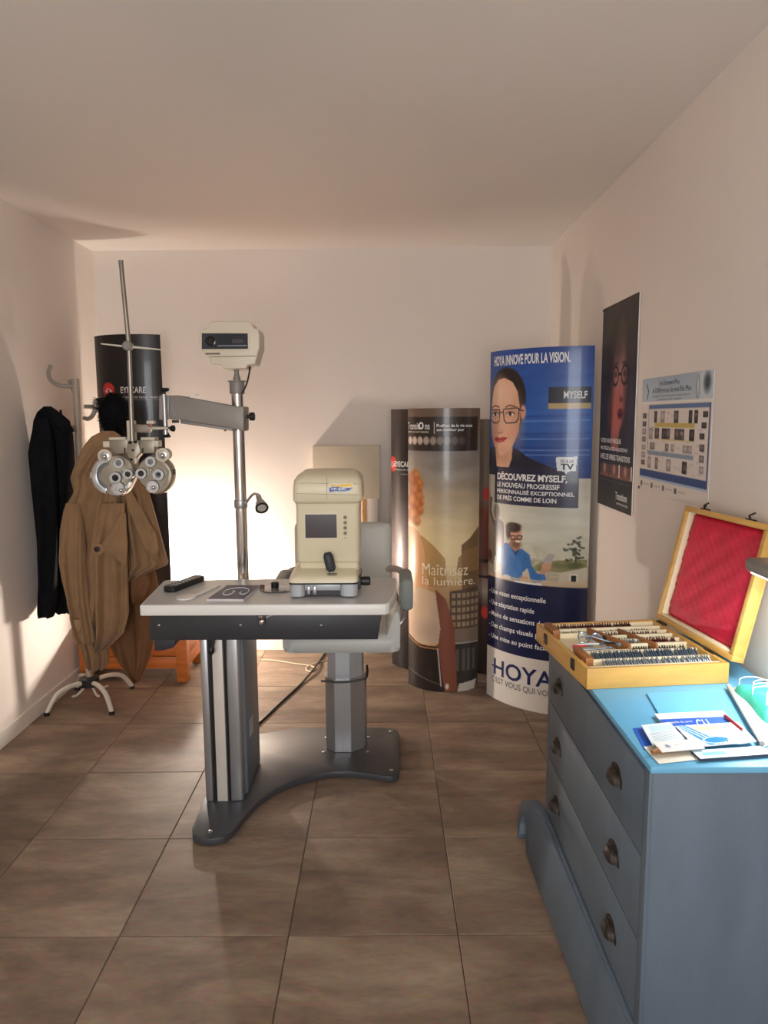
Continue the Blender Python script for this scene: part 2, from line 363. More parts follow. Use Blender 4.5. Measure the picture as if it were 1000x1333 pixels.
MB().tube([Z4(165+18*math.cos(a)*0+q[0], q[1], -.031) for q in ((45, 528), (12, 545), (0, 575), (5, 605), (20, 625)) for a in (0,)], .0022, 6).build('arm_groove', mat('grey_groove', (160, 154, 148), .5), arm)
MB().tube([Z4(230, 518, .02), Z4(262, 508, .02), Z4(295, 506, .03)], .0025, 6).build('arm_wire', M_alu, arm)
p = Z4(590, 632, .03); MB().lathe(p, (1, 0, 0), [(-.02, .008), (.0, .008), (.002, .016), (.018, .018), (.022, .014)], 16).build('lock_knob', M_blk, ru)
p = Z4(450, 712, .03); MB().ball(p, .006, 8).build('lock_screw', M_screw, arm)
# clamp at the end of the arm
MB().prism([Z4(*q, -.025) for q in ((86, 512), (136, 510), (146, 520), (146, 648), (86, 652))], (0, .09, 0)).build('end_block', mat('pale_grey_lacquer', (158, 152, 146), .4, metal=.2, var=.02), ru, bevel=.004)
MB().cyl(Z4(122, 505, -.04), Z4(132, 735, -.04), .0095, n=14).build('clamp_rod', M_alu, ru)
p = Z4(120, 498, -.035); MB().lathe(p, (0, 0, 1), [(-.004, .006), (.004, .007), (.008, .018), (.016, .022), (.02, .018)], 18).build('clamp_knob', M_blk, ru)
p = Z4(136, 738, -.035); MB().lathe(p, (0, 0, -1), [(-.012, .006), (.0, .012), (.006, .017), (.01, .013)], 16).build('clamp_knob', M_blk, ru)
p = Z4(168, 700, -.03); MB().lathe(p, (1, 0, 0), [(-.014, .006), (-.004, .012), (.006, .013), (.009, .008)], 14).build('clamp_knob', M_blk, ru)
p = Z4(185, 660, -.035); MB().box(p[0]-.012, p[0]+.012, p[1]-.01, p[1]+.01, p[2]-.006, p[2]+.006).build('clamp_catch', M_blk, ru, bevel=.002)
# small examination lamp on the post
Zl = zm(190, 400, 4.444, 2.95)
el = MB().tube(spline([(PX+.02, PY-.01, 1.162), Zl(620, 1082), Zl(648, 1084), Zl(660, 1095)], 5), .0055, 10).build('lamp_bracket', M_chrome, ru)
a, b = Zl(650, 1090), Zl(684, 1146, -.06); d = (b-a)/np.linalg.norm(b-a)
MB().lathe(a, d, [(0, .008), (.004, .011), (.035, .012), (.05, .020), (.072, .026), (.080, .027)], 22).build('lamp_head', M_alu, el)
MB().lathe(a+d*.074, d, [(0, .026), (.010, .027), (.010, .021), (.0065, .020)], 22).build('lamp_rim', M_blk, el)
MB().lathe(a+d*.078, d, [(0, .0205), (.004, .018), (.005, .004)], 22).build('lamp_lens', mat('frosted_lens', (190, 184, 176), .15, var=.12, scale=120), el)

# ------------------------------------------------------------------ patient chair on its lift column
ch = thing('patient_chair', (-.184, 3.15, .032), 'light grey padded patient chair on a faceted aluminium lift column', 'chair')
def hexa(r, z0, z1, cx=-.184, cy=3.145):
    ps = [(-.5, -1), (.28, -1), (.92, -.45), (1, .3), (.55, 1), (-.55, 1), (-1, .3), (-.95, -.5)]
    return MB().prism([(cx+r*x, cy+r*y*.9, z0) for x, y in ps], (0, 0, z1-z0))
lc = hexa(.094, .032, .368).build('lift_column', M_alu, ch, bevel=.002, smooth=False)
hexa(.082, .36, .515).build('inner_column', mat('pale_aluminium', (190, 194, 198), .35, metal=.5, var=.02), ch, bevel=.002, smooth=False)
MB().tube(spline([(-.285, 3.04, .372), (-.2, 3.035, .368), (-.1, 3.04, .378), (-.083, 3.06, .40), (-.085, 3.1, .42)], 6), .005, 8).build('cable_strap', M_blk, ch)
M_seat = mat('pale_grey_leatherette', (206, 207, 200), .45, var=.012)
loft([(.513, -.437, .055, 3.0, 3.47, .05), (.517, -.443, .061, 2.985, 3.48, .05), (.56, -.443, .061, 2.98, 3.48, .05), (.585, -.437, .055, 2.99, 3.475, .05), (.592, -.41, .03, 3.02, 3.45, .05)]).build('seat', M_seat, ch, angle=1.2)
for s in (1, -1):
    cx = -.191; X = lambda v: cx+s*v
    pts = [(X(.19), 2.995, .58), (X(.222), 2.995, .675), (X(.236), 2.995, .697), (X(.247), 2.995, .69), (X(.253), 2.995, .66), (X(.252), 2.995, .53), (X(.19), 2.995, .53)]
    MB().prism(pts, (0, .36, 0)).build('side_wing', M_seat, ch, bevel=.008)
    pad = mat('grey_armrest', (142, 148, 144), .5, var=.02)
    mb = MB()
    fr = []
    for yy, k, dz in ((3.17, .82, 0), (3.176, .97, 0), (3.20, 1, 0), (3.36, 1, .004), (3.40, .9, .005)):
        fr.append([(X(.285)+x, yy, .722+dz+z) for x, z, _ in rrect(0, 0, .03*k, .074*k, 0, .022*k, 4)])
    mb.ring(fr).build('armrest_pad', pad, ch, angle=1.)
    MB().tube(spline([(X(.28), 3.34, .775), (X(.255), 3.42, .785), (X(.21), 3.49, .775), (X(.14), 3.52, .76)], 6), [.016]*19, 10).build('armrest_bar', mat('beige_bar', (176, 166, 152), .45), ch)
    MB().tube(spline([(X(.25), 3.12, .60), (X(.268), 3.13, .62), (X(.278), 3.17, .64), (X(.283), 3.21, .66)], 5), .008, 8).build('armrest_strut', M_alu, ch)
loft([(.70, -.44, .022, 3.49, 3.55, .028), (.72, -.45, .032, 3.48, 3.57, .04), (.97, -.45, .032, 3.50, 3.59, .04), (.99, -.445, .027, 3.51, 3.58, .03), (.997, -.43, .012, 3.53, 3.57, .018)]).build('backrest', M_seat, ch, angle=1.2)
MB().box(-.26, -.12, 3.46, 3.56, .53, .72).build('back_support', M_dark, ch, bevel=.01)

# ------------------------------------------------------------------ chart projector on the post
Zp = zm(190, 400, 4.444, 2.93)
pj = thing('chart_projector', (PX, PY, 1.665), 'cream chart projector with dark window on top of the chrome post', 'projector')
outl = [(305, 190), (310, 145), (330, 125), (355, 118), (370, 88), (400, 78), (590, 80), (612, 92), (620, 116), (650, 125), (658, 160), (658, 235), (645, 272), (632, 330), (585, 335), (580, 356), (445, 358), (440, 336), (378, 333), (365, 290), (340, 270), (318, 245)]
hs = MB().prism([Zp(*q, 0) for q in outl], (0, .12, .0)).build('housing', mat('ivory_housing', (214, 203, 180), .42, var=.012), pj, bevel=.006, seg=3)
MB().prism([Zp(*q, -.004) for q in ((316, 143), (598, 145), (600, 248), (316, 250))], (0, .012, 0)).build('window_bezel', mat('ivory_bezel', (222, 212, 190), .4), pj, bevel=.003)
wn = MB().prism([Zp(*q, -.0055) for q in ((325, 151), (590, 152), (592, 241), (325, 243))], (0, .01, 0)).build('window', mat('dark_window', (38, 44, 52), .12, var=.05), pj)
p = Zp(376, 197, -.006); MB().lathe(p, (0, -1, 0), [(-.004, .02), (.002, .02), (.003, .016), (.0015, .014)], 24).build('lens', mat('lens_black', (10, 11, 14), .1), wn)
a, b = Zp(500, 185, -.0065), Zp(565, 207, -.0065); MB().box(a[0], b[0], a[1], a[1]+.003, b[2], a[2]).build('indicator', mat('dark_red_filter', (46, 26, 30), .3), wn)
a, b = Zp(415, 220, -.0065), Zp(585, 226, -.0065); MB().box(a[0], b[0], a[1], a[1]+.003, b[2], a[2]).build('glass_edge', M_grey, wn)
a, b = Zp(345, 265, -.002), Zp(430, 273, -.002); MB().box(a[0], b[0], a[1], a[1]+.01, b[2], a[2]).build('vent_slot', mat('brown_slot', (96, 78, 62), .6), pj)
MB().tube([Zp(372, 287, -.001), Zp(636, 282, -.001)], .0016, 6).build('seam', mat('beige_seam', (150, 138, 116), .6), pj)
p = Zp(522, 362, .1); MB().lathe((PX, PY, 1.6655), (0, 0, 1), [(0, .015), (.010, .015), (.022, .011), (.034, .009), (.045, .013), (.058, .013)], 16).build('swivel_stem', M_armg, pj)
MB().tube(spline([Zp(588, 330, .05), Zp(588, 370, .04), Zp(578, 430, .03), Zp(562, 470, .03), Zp(545, 500, .03)], 5), .0035, 8).build('power_cable', M_blk, pj)

# ------------------------------------------------------------------ phoropter hanging from the arm
ZF = zm(90, 520, 6.25, 2.85)
M_ph = mat('phoropter_grey', (150, 140, 124), .36, metal=.35, var=.03)
M_sil = mat('silver_dial', (196, 198, 198), .25, metal=.7, var=.06, scale=40)
M_lens = mat('dark_aperture', (18, 20, 26), .12, var=.05)
M_lensg = mat('grey_dial_face', (112, 116, 118), .3, metal=.3, var=.05)
c0 = ZF(520, 500)
ph = thing('phoropter', (c0[0], 2.85, c0[2]-.1), 'metal phoropter with twin lens batteries hanging from the swing arm', 'phoropter')
def disc(mb, c, r, h, rim=.18):
    return mb.lathe(c, (0, -1, 0), [(-.01, r), (h*.7, r), (h, r*(1-rim*.5)), (h, r*(1-rim)), (h*.8, r*(1-rim*1.15)), (h*.8, .0005)], 26)
U = 2.85/941.3/6.25*1.012
def battery(pts, cx):
    mb = MB(); pts = [np.array(p) for p in spline([ZF(*q) for q in pts]+[ZF(*pts[0])], 5)[:-1]]
    c = np.mean(pts, 0); fr = []
    for k, y in ((.93, -.004), (1, .004), (1, .052), (.93, .06)): fr.append([c+(p-c)*k+np.array([0, y, 0]) for p in pts])
    return mb.ring(fr).build('lens_battery', M_ph, ph, angle=.9)
L = battery([(215, 560), (255, 490), (330, 455), (420, 455), (500, 500), (532, 590), (500, 690), (440, 775), (360, 792), (300, 760), (235, 700), (205, 630)], 375)
R = battery([(545, 560), (600, 490), (680, 455), (760, 480), (820, 540), (838, 620), (820, 700), (770, 760), (690, 770), (640, 735), (570, 660)], 690)
# scale crescent on the left battery, brow of the right one
def crescent(cx, cy, r0, r1, a0, a1, y, m, par, nm):
    o = [ZF(cx+r1*math.cos(math.radians(a)), cy+r1*math.sin(math.radians(a)), y) for a in np.linspace(a0, a1, 22)]
    i = [ZF(cx+r0*math.cos(math.radians(a)), cy+r0*math.sin(math.radians(a)), y) for a in np.linspace(a1, a0, 22)]
    MB().prism(o+i, (0, .02, 0)).build(nm, m, par, bevel=.0012)
crescent(345, 615, 112, 155, 105, 265, -.012, M_sil, L, 'scale_ring')
crescent(345, 615, 88, 108, 110, 260, -.009, M_lensg, L, 'scale_ring')
crescent(700, 620, 108, 138, -80, 80, -.010, M_ph, R, 'scale_ring')
crescent(395, 640, 95, 118, 15, 105, -.010, M_sil, L, 'polished_face')
for par, x, y, r, m, mi in ((L, 415, 515, 41, M_sil, M_lensg), (L, 489, 605, 39, M_sil, M_lens), (L, 388, 635, 46, M_sil, M_lens), (L, 410, 722, 52, M_sil, M_sil),
                            (R, 672, 505, 40, M_sil, M_lensg), (R, 596, 600, 42, M_sil, M_lens), (R, 735, 610, 44, M_sil, M_lensg), (R, 690, 708, 48, M_sil, M_sil)):
    dl = disc(MB(), ZF(x, y, -.004), r*U*1.12, .016).build('dial', m, par)
    MB().lathe(ZF(x, y, -.0155), (0, -1, 0), [(-.004, r*U*.72), (.001, r*U*.72), (.0015, r*U*.5)], 22).build('dial_face', mi, dl if False else par)
for par, x, y in ((L, 430, 586), (R, 668, 573)):
    MB().ball(ZF(x, y, -.012), 12*U, 10).build('pivot_screw', M_chrome, par)
for par, x, y in ((L, 440, 735), (R, 702, 712)):
    MB().ball(ZF(x, y, -.024), 17*U, 12).build('dial_knob', M_chrome, par)
for x, y in ((352, 735), (380, 700), (395, 760), (340, 700)):
    MB().ball(ZF(x, y, -.008), 9*U, 8).build('pivot_screw', M_chrome, L)
a, b = ZF(390, 640, -.018), ZF(385, 636, -.018); MB().ball(a, 14*U, 10).build('dial_knob', M_lens, L)
MB().ball(ZF(740, 606, -.018), 13*U, 10).build('dial_knob', M_lens, R)
M_fr = mat('ivory_knob', (206, 196, 176), .4, var=.02)
for x, y, par in ((295, 460, L), (765, 450, R)):
    k = MB().lathe(ZF(x, y, .02), (0, -1, 0), [(-.02, 50*U), (.012, 52*U), (.022, 56*U), (.03, 54*U), (.032, 38*U)], 28).build('axis_knob', M_fr, par)
    MB().lathe(ZF(x, y, -.012), (0, -1, 0), [(-.004, 38*U), (.001, 37*U), (.003, 26*U)], 24).build('axis_scale', M_sil, par)
    MB().ball(ZF(x+8, y+4, -.02), 21*U, 12).build('axis_ball', M_chrome, par)
for x0, y0, x1, y1, m, par in ((150, 598, 186, 612, M_fr, L), (150, 630, 190, 642, M_fr, L), (150, 598, 162, 642, M_fr, L), (832, 572, 850, 612, M_blk, R)):
    a, b = ZF(x0, y0, .02), ZF(x1, y1, .02); MB().box(a[0], b[0], a[1], a[1]+.012, b[2], a[2]).build('side_lever', m, par, bevel=.001)
for q in (((322, 318), (470, 318), (478, 342), (478, 440), (355, 442), (330, 380)), ((585, 318), (695, 318), (690, 380), (690, 438), (570, 440), (565, 345))):
    MB().prism([ZF(*e, .005) for e in q], (0, .05, 0)).build('carriage', M_ph, ph, bevel=.003)
for x0, y0, x1, y1 in ((322, 308, 462, 330), (582, 308, 700, 330), (690, 335, 730, 385), (275, 340, 330, 390)):
    a, b = ZF(x0, y0, -.004), ZF(x1, y1, -.004); MB().box(a[0], b[0], a[1], a[1]+.05, b[2], a[2]).build('carriage_rail', M_fr, ph, bevel=.003)
MB().prism([ZF(*e, -.006) for e in ((478, 335), (565, 335), (588, 430), (545, 480), (522, 525), (495, 480), (470, 430))], (0, .05, 0)).build('centre_bracket', M_ph, ph, bevel=.003)
for x, y, r in ((500, 350, 14), (545, 345, 14), (525, 412, 10), (512, 488, 12)): MB().ball(ZF(x, y, -.008), r*U, 8).build('bracket_screw', M_lens, ph)
MB().ball(ZF(557, 490, -.016), 22*U, 14).build('pd_knob', M_fr, ph)
for x in (452, 598): MB().tube([ZF(x, 395, .0), ZF(x, 440, .0)], 5*U, 8).build('carriage_pin', M_lens, ph)
# hanger: upright block, crossbar to the clamp, small red-capped vial
a, b = ZF(464, 172, .0), ZF(520, 335, .0); MB().box(a[0], b[0], a[1], a[1]+.05, b[2]-.01, a[2]).build('hanger_block', M_fr, ph, bevel=.003)
MB().prism([ZF(*e, .008) for e in ((515, 205), (640, 205), (650, 218), (800, 222), (800, 245), (650, 250), (640, 272), (515, 268))], (0, .035, 0)).build('hanger_bar', M_ph, ph, bevel=.003)
a, b = ZF(625, 172, .0), ZF(690, 200, .0); MB().box(a[0], b[0], a[1], a[1]+.03, b[2], a[2]).build('level_vial', M_fr, ph, bevel=.004)
a, b = ZF(640, 200, .0), ZF(675, 226, .0); MB().box(a[0], b[0], a[1]+.005, a[1]+.025, b[2], a[2]).build('vial_stem', mat('dull_red', (150, 90, 80), .4), ph, bevel=.002)
# near-point rod with its card holder
Zr = zm(0, 0, 1, 2.835)
rod = MB().tube([Zr(172.3, 574), Zr(168, 452), Zr(157.4, 340)], .0088, 12).build('near_point_rod', mat('satin_rod', (150, 142, 130), .3, metal=.7, var=.03), ph)
MB().cyl(Zr(157.9, 346), Zr(157.3, 339), .0094, n=12).build('rod_tip', M_armg, rod)
MB().lathe(Zr(167.2, 450.5, -.012), (0, -1, 0), [(-.03, .012), (-.022, .018), (.006, .018), (.01, .013)], 18).build('rod_slider', M_armg, rod)
MB().prism([Zr(*q, -.01) for q in ((132, 447), (160, 449.6), (160, 452), (133, 448.6))], (0, .004, 0)).prism([Zr(*q, -.01) for q in ((174, 450.5), (222, 456), (222, 457), (174, 453.4))], (0, .004, 0)).build('card_holder', M_fr, rod)

# ------------------------------------------------------------------ autorefractor on the table
TZ = .8597
ar = thing('autorefractor', (-.245, 2.74, TZ), 'cream autorefractor with small dark screen and black joystick', 'autorefractor')
ax0, ax1 = -.347, -.105
fo = MB()
for a, b in ((ax0-.004, ax0+.052), (ax1-.062, ax1+.002)):
    fo.ring([rrect((a+b)/2, 2.72, (b-a)/2-i, .145-i, z, .018, 4) for z, i in ((TZ+.004, .004), (TZ+.008, 0), (TZ+.052, 0))])
fo.build('foot_block', mat('silver_grey_plastic', (176, 180, 184), .35, metal=.2, var=.02), ar)
for x in (ax0+.02, ax1-.03):
    MB().lathe((x, 2.60, TZ), (0, 0, 1), [(0, .013), (.006, .013)], 14).build('rubber_foot', M_blk, ar)
MB().box(ax0+.045, ax1-.055, 2.59, 2.86, TZ+.026, TZ+.052).build('base_beam', MATS['silver_grey_plastic'], ar, bevel=.002)
MB().box(ax0+.05, ax1-.06, 2.60, 2.85, TZ+.005, TZ+.028).build('base_shade_box', mat('base_shade_dark', (60, 60, 62), .6), ar)  # dark block standing in for the shade between the feet
for k in range(2):
    MB().box(ax0+.058+.022*k, ax0+.072+.022*k, 2.582, 2.60, TZ+.012, TZ+.044).build('adjuster', M_alu, ar, bevel=.003)
loft([(TZ+.052, ax0-.006, ax1+.004, 2.572, 2.87, .02), (TZ+.058, ax0-.006, ax1+.004, 2.572, 2.87, .02)]).build('base_gasket', M_blk, ar)
loft([(TZ+.057, ax0-.006, ax1+.004, 2.572, 2.87, .02), (TZ+.072, ax0-.006, ax1+.004, 2.572, 2.87, .022), (TZ+.082, ax0-.002, ax1, 2.585, 2.87, .03), (TZ+.094, ax0+.012, ax1-.006, 2.66, 2.87, .03)], 5).build('carriage_cover', M_cream, ar, angle=1.)
bx0, bx1 = -.328, -.098
body = loft([(TZ+.085, bx0+.004, bx1-.004, 2.668, 2.87, .012), (TZ+.115, bx0+.004, bx1-.004, 2.662, 2.87, .012), (TZ+.118, bx0, bx1, 2.652, 2.88, .016), (TZ+.128, bx0-.004, bx1, 2.646, 2.885, .018), (TZ+.33, bx0-.003, bx1+.002, 2.652, 2.89, .018),
             (TZ+.342, bx0-.006, bx1+.006, 2.648, 2.90, .02)]).build('body', M_cream, ar, angle=.9)
loft([(TZ+.34, bx0-.005, bx1+.005, 2.646, 2.90, .02), (TZ+.352, bx0-.012, bx1+.014, 2.632, 2.90, .022), (TZ+.40, bx0-.011, bx1+.013, 2.632, 2.90, .024), (TZ+.425, bx0-.009, bx1+.010, 2.638, 2.90, .03), (TZ+.442, bx0+.002, bx1-.002, 2.66, 2.89, .04), (TZ+.455, bx0+.02, bx1-.02, 2.70, 2.87, .05)], 6).build('head', M_cream, ar, angle=.9)
M_seam = mat('cream_seam', (176, 166, 140), .6)
yb = 2.649
Za = zm(370, 590, 6.66, yb)
a, b = Za(175, 522), Za(465, 738); MB().box(a[0], b[0], yb-.003, yb+.01, b[2], a[2]).build('screen_bezel', mat('pale_bezel', (232, 226, 204), .4), ar, bevel=.001)
a, b = Za(182, 530), Za(458, 731); MB().box(a[0], b[0], yb-.0042, yb+.008, b[2], a[2]).build('screen', mat('dark_screen', (62, 52, 54), .18, var=.03), ar)
for yy in (557, 602, 648, 693):
    c = Za(529, yy); MB().lathe((c[0], yb+.004, c[2]), (0, -1, 0), [(0, .0068), (.006, .0066), (.0085, .005)], 14).build('button', mat('grey_button', (128, 118, 98), .5), ar)
c = Za(527, 731); MB().ball((c[0], yb, c[2]), .0022, 8).build('indicator', M_blk, ar)
Zh = zm(370, 590, 6.66, 2.631)
for (x0, y0), (x1, y1) in (((368, 178), (370, 400)), ((110, 258), (650, 266)), ((105, 350), (650, 362))):
    MB().tube([Zh(x0, y0), Zh(x1, y1)], .0007, 4).build('panel_seam', M_seam, ar)
# yellow and blue badge
def flat(S0): return lambda u, v, off=0.: np.stack([S0[0][0]+u*(S0[1][0]-S0[0][0]), np.full_like(u, S0[0][1]-off), S0[0][2]+v*(S0[1][2]-S0[0][2])], -1)
A, B = Zh(388, 258), Zh(600, 348); A[1] = B[1] = 2.6305; Sb = flat((A, B))
def badge(c):
    c.rect(0, 0, 100, 100, (226, 216, 186))
    c.poly([(5, 18), (60, 14), (98, 4), (96, 30), (60, 36), (5, 34)], (232, 190, 40)); c.line([(8, 24), (65, 22)], 3, (190, 120, 30))
    c.poly([(2, 42), (30, 36), (70, 50), (97, 44), (84, 70), (60, 78), (30, 76), (2, 86)], (50, 84, 160)); c.line([(6, 92), (50, 84), (96, 70)], 4, (150, 180, 215))
sheet('badge', ar, Sb, 44, 20, (0, 0, 100, 100), badge, print_mat('badge_print', .4))
lettering('badge_lettering', 'VP-800', (8, 46, 68, 70), Sb, (0, 0, 100, 100), mat('letter_white', (240, 240, 238), .4, var=.01), ar, off=.0006, weight=.01)
j0 = Za(424, 990, -.06); jz = TZ+.082
MB().lathe((j0[0], 2.60, jz), (0, 0, 1), [(0, .02), (.004, .019), (.006, .008)], 18).build('joystick_collar', mat('grey_collar', (140, 134, 116), .5), ar)
MB().tube([(j0[0], 2.60, jz), (j0[0]-.004, 2.60, jz+.03)], .005, 8).build('joystick_stem', M_chrome, ar)
MB().tube([(j0[0]-.002, 2.60, jz+.014), (j0[0]-.004, 2.60, jz+.024), (j0[0]-.014, 2.602, jz+.07), (j0[0]-.016, 2.603, jz+.083)], [.012, .0185, .0185, .012], 14).build('joystick', mat('joystick_rubber', (52, 54, 58), .5), ar, angle=1.2)
MB().lathe((ax1+.008, 2.66, TZ+.045), (1, 0, 0), [(-.01, .014), (.006, .014), (.008, .017), (.036, .017), (.04, .013)], 18).build('side_knob', M_blk, ar)
MB().box(ax1-.002, ax1+.012, 2.63, 2.70, TZ+.02, TZ+.062).build('knob_bracket', M_dark, ar, bevel=.003)
MB().tube([(ax1+.01, 2.70, TZ+.05), (ax1+.012, 2.70, TZ+.085)], .003, 8).build('lock_pin', M_chrome, ar)

# ------------------------------------------------------------------ small things on the table
def slab(name, pts, z, h, m, label, cat, bev=.001, group=None):
    c = np.mean(np.array(pts), 0); t = thing(name, (c[0], c[1], z), label, cat, group); MB().prism([(x, y, z) for x, y in pts], (0, 0, h)).build('body', m, t, bevel=bev); return t
rc = thing('remote_control', (-.79, 2.80, TZ), 'black remote control lying at the left end of the grey table top', 'remote')
q0, q1 = np.array([-.825, 2.68]), np.array([-.755, 2.885]); d = (q1-q0)/np.linalg.norm(q1-q0); nn = np.array([-d[1], d[0]])
def along(t, s): p = q0+d*t+nn*s; return (p[0], p[1])
Lr = np.linalg.norm(q1-q0)
fr = [[(*along(Lr/2+x, y), TZ+z) for x, y, _ in rrect(0, 0, Lr/2*k, .026*k2, 0, .012, 4)] for z, k, k2 in ((.0, .96, .8), (.004, 1, 1), (.018, 1, 1), (.023, .97, .85))]
MB().ring(fr).build('case', M_blk, rc)
for i in range(6):
    for j in (-1, 0, 1):
        x, y = along(.035+i*.022, j*.013); MB().box(x-.004, x+.004, y-.004, y+.004, TZ+.0228, TZ+.0248).build('key', mat('grey_key', (176, 176, 178), .5), rc)
oc = thing('occluder', (-.70, 2.62, TZ), 'white plastic eye occluder paddle lying between remote and card', 'occluder')
M_wp = mat('white_plastic', (236, 234, 228), .4, var=.01)
MB().prism([(-.735+.036*math.cos(a), 2.60+.036*math.sin(a)*1.25, TZ) for a in np.linspace(0, 2*math.pi, 28, endpoint=False)], (0, 0, .005)).build('paddle', M_wp, oc, bevel=.0015)
MB().prism([(-.712, 2.62, TZ+.0005), (-.703, 2.612, TZ+.0005), (-.648, 2.775, TZ+.0005), (-.655, 2.778, TZ+.0005)], (0, 0, .006)).build('handle', M_wp, oc, bevel=.0015)
cd = thing('reading_card', (-.57, 2.645, TZ), 'dark blue-grey card with curved white line drawing on the table', 'card')
cp = [(-.645, 2.545), (-.512, 2.54), (-.492, 2.755), (-.618, 2.762)]
MB().prism([(x, y, TZ) for x, y in cp], (0, 0, .008)).build('card_stack', mat('pale_card_edge', (214, 206, 204), .6), cd)
MB().prism([(x, y, TZ+.008) for x, y in inset(cp, .001)], (0, 0, .001)).build('card_face', mat('indigo_card', (74, 72, 92), .45, var=.04), cd)
M_wl = mat('white_line', (232, 232, 236), .5, var=.01)
def bil(u, v): a, b, c, d2 = [np.array(p) for p in cp]; p = (a*(1-u)+b*u)*(1-v)+(d2*(1-u)+c*u)*v; return (p[0], p[1], TZ+.0092)
MB().tube([bil(*q) for q in spline([(.25, .35), (.2, .55), (.3, .7), (.55, .78), (.8, .7), (.9, .5), (.85, .32), (.72, .35), (.7, .5)], 5)], .0022, 6).build('white_curve', M_wl, cd)
MB().tube([bil(*q) for q in spline([(.25, .35), (.35, .25), (.48, .3), (.5, .5), (.42, .55)], 5)], .0026, 6).build('white_curve', M_wl, cd)
kd = thing('acrylic_gauge', (-.43, 2.73, TZ), 'clear acrylic disc with a black and a brown knob beside the autorefractor', 'gauge')
M_acr = mat('clear_acrylic', (230, 232, 230), .08, var=.01, trans=.85)
MB().lathe((-.42, 2.715, TZ+.0003), (0, 0, 1), [(0, .062), (.003, .062), (.0035, .055)], 30).build('disc', M_acr, kd)
MB().lathe((-.428, 2.735, TZ+.003), (0, 0, 1), [(0, .013), (.004, .015), (.02, .015), (.022, .012)], 18).build('black_knob', M_blk, kd)
MB().lathe((-.478, 2.735, TZ+.003), (0, 0, 1), [(-.003, .009), (.010, .010), (.012, .006)], 16).build('brown_knob', mat('bronze_knob', (110, 84, 68), .35, metal=.4), kd)
MB().tube(arc((-.42, 2.70, TZ+.0045), .05, 200, 330, 12, 'xy'), .0012, 6).build('scale_mark', M_lens, kd)
# ------------------------------------------------------------------ coat stand
M_tube = mat('cream_enamel', (206, 196, 182), .4, metal=.05, var=.02)
SX, SY = -1.585, 3.74
cs = thing('coat_stand', (SX, SY, 0), 'cream tubular coat stand with curved hooks and splayed feet', 'coat stand')
Zs = zm(20, 320, 4.1667, SY)
MB().tube([(SX-.012, SY, .10), (SX+.0, SY, .9), (SX+.012, SY, 1.715)], [.0175, .0175, .0175], 14).build('pole', mat('backlit_enamel', (172, 156, 138), .4, var=.02), cs)  # pole enamel darker than the feet: its backlit shade is in the colour
MB().lathe((SX+.012, SY, 1.712), (0, 0, 1), [(0, .018), (.006, .018), (.008, .012)], 14).build('pole_cap', MATS['backlit_enamel'], cs)
MB().lathe((SX-.012, SY, .085), (0, 0, 1), [(0, .03), (.008, .05), (.05, .05), (.06, .03)], 22).build('hub', M_blk, cs)
for fx, fy in ((-1.752, 3.56), (-1.42, 3.57), (-1.44, 3.93), (-1.745, 3.92)):
    dx, dy = fx-SX+.012, fy-SY; p = lambda t, z: (SX-.012+dx*t, SY+dy*t, z)
    l = MB().tube(spline([p(.12, .115), p(.45, .118), p(.75, .095), p(.92, .045), p(1, .012)], 5), .0125, 10).build('foot_leg', M_tube, cs)
    MB().cyl(p(1, 0), p(.995, .018), .0145, n=12).build('rubber_tip', M_blk, l)
    MB().tube(spline([p(.1, .095), p(.3, .06), p(.42, .06)], 4), .006, 8).build('brace', M_tube, l)
M_hook = mat('grey_enamel', (146, 136, 124), .4, var=.02)
def hook(pts, name='hook'): MB().tube(spline([Zs(*q) if len(q) == 3 else Zs(*q, 0) for q in pts], 6), .0108, 10).ball(Zs(*pts[-1]), .0112, 8).build(name, M_hook, cs)
hook([(340, 760, 0), (290, 762, -.01), (240, 755, -.02), (200, 725, -.02), (190, 690, -.02), (200, 655, -.02)])
hook([(340, 815, 0), (305, 812, .05), (275, 790, .1), (250, 750, .12), (240, 725, .12)])
hook([(375, 935, 0), (410, 938, -.03), (440, 920, -.05), (455, 885, -.05), (455, 845, -.05)])
hook([(375, 872, 0), (410, 872, .03), (440, 874, .06), (460, 850, .07), (460, 820, .07)])
hook([(345, 985, 0), (310, 985, -.03), (285, 980, -.06), (268, 975, -.07)])
hook([(340, 1020, 0), (315, 1022, .05), (300, 1010, .08), (295, 995, .08)])

# ------------------------------------------------------------------ cloth
FG = 1.9
def drape(name, rows, m, parent, folds=(), nr=70, nseg=72, power=.75, closed_top=True, wob=.0):
    """rows: (pixel y, left x, right x, distance, half depth) hung as a closed, folded tube"""
    R = np.array(rows, float); t0 = (R[:, 0]-R[0, 0])/(R[-1, 0]-R[0, 0]); fr = []
    for k in range(nr+1):
        t = k/nr; y, xl, xr, Yd, dp = [np.interp(t, t0, R[:, i]) for i in range(5)]
        A, B = atY(xl, y, Yd), atY(xr, y, Yd); lp = []
        for j in range(nseg):
            th = 2*math.pi*j/nseg; c, s = math.cos(th), math.sin(th)
            c2 = math.copysign(abs(c)**power, c); s2 = math.copysign(abs(s)**power, s)
            u = .5+.5*c2; p = A*(1-u)+B*u
            off = 0
            for fq, am, phs, dr in folds: off += am*FG*(1.2-2.2*abs(math.sin(fq*u*math.pi+phs+dr*t*.6))**.7)*min(1, .2+1.8*t)*(1-.5*abs(c)**3)
            p = p+np.array([wob*math.sin(9*t+c*2), -dp*s2-off, 0]); lp.append(p)
        fr.append(lp)
    return MB().ring(fr).build(name, m, parent, angle=3.2)
M_trench = mat('tan_gabardine', (152, 119, 86), .85, var=.05, scale=14, bump=.12, bscale=500, sheen=.15, spec=.2)
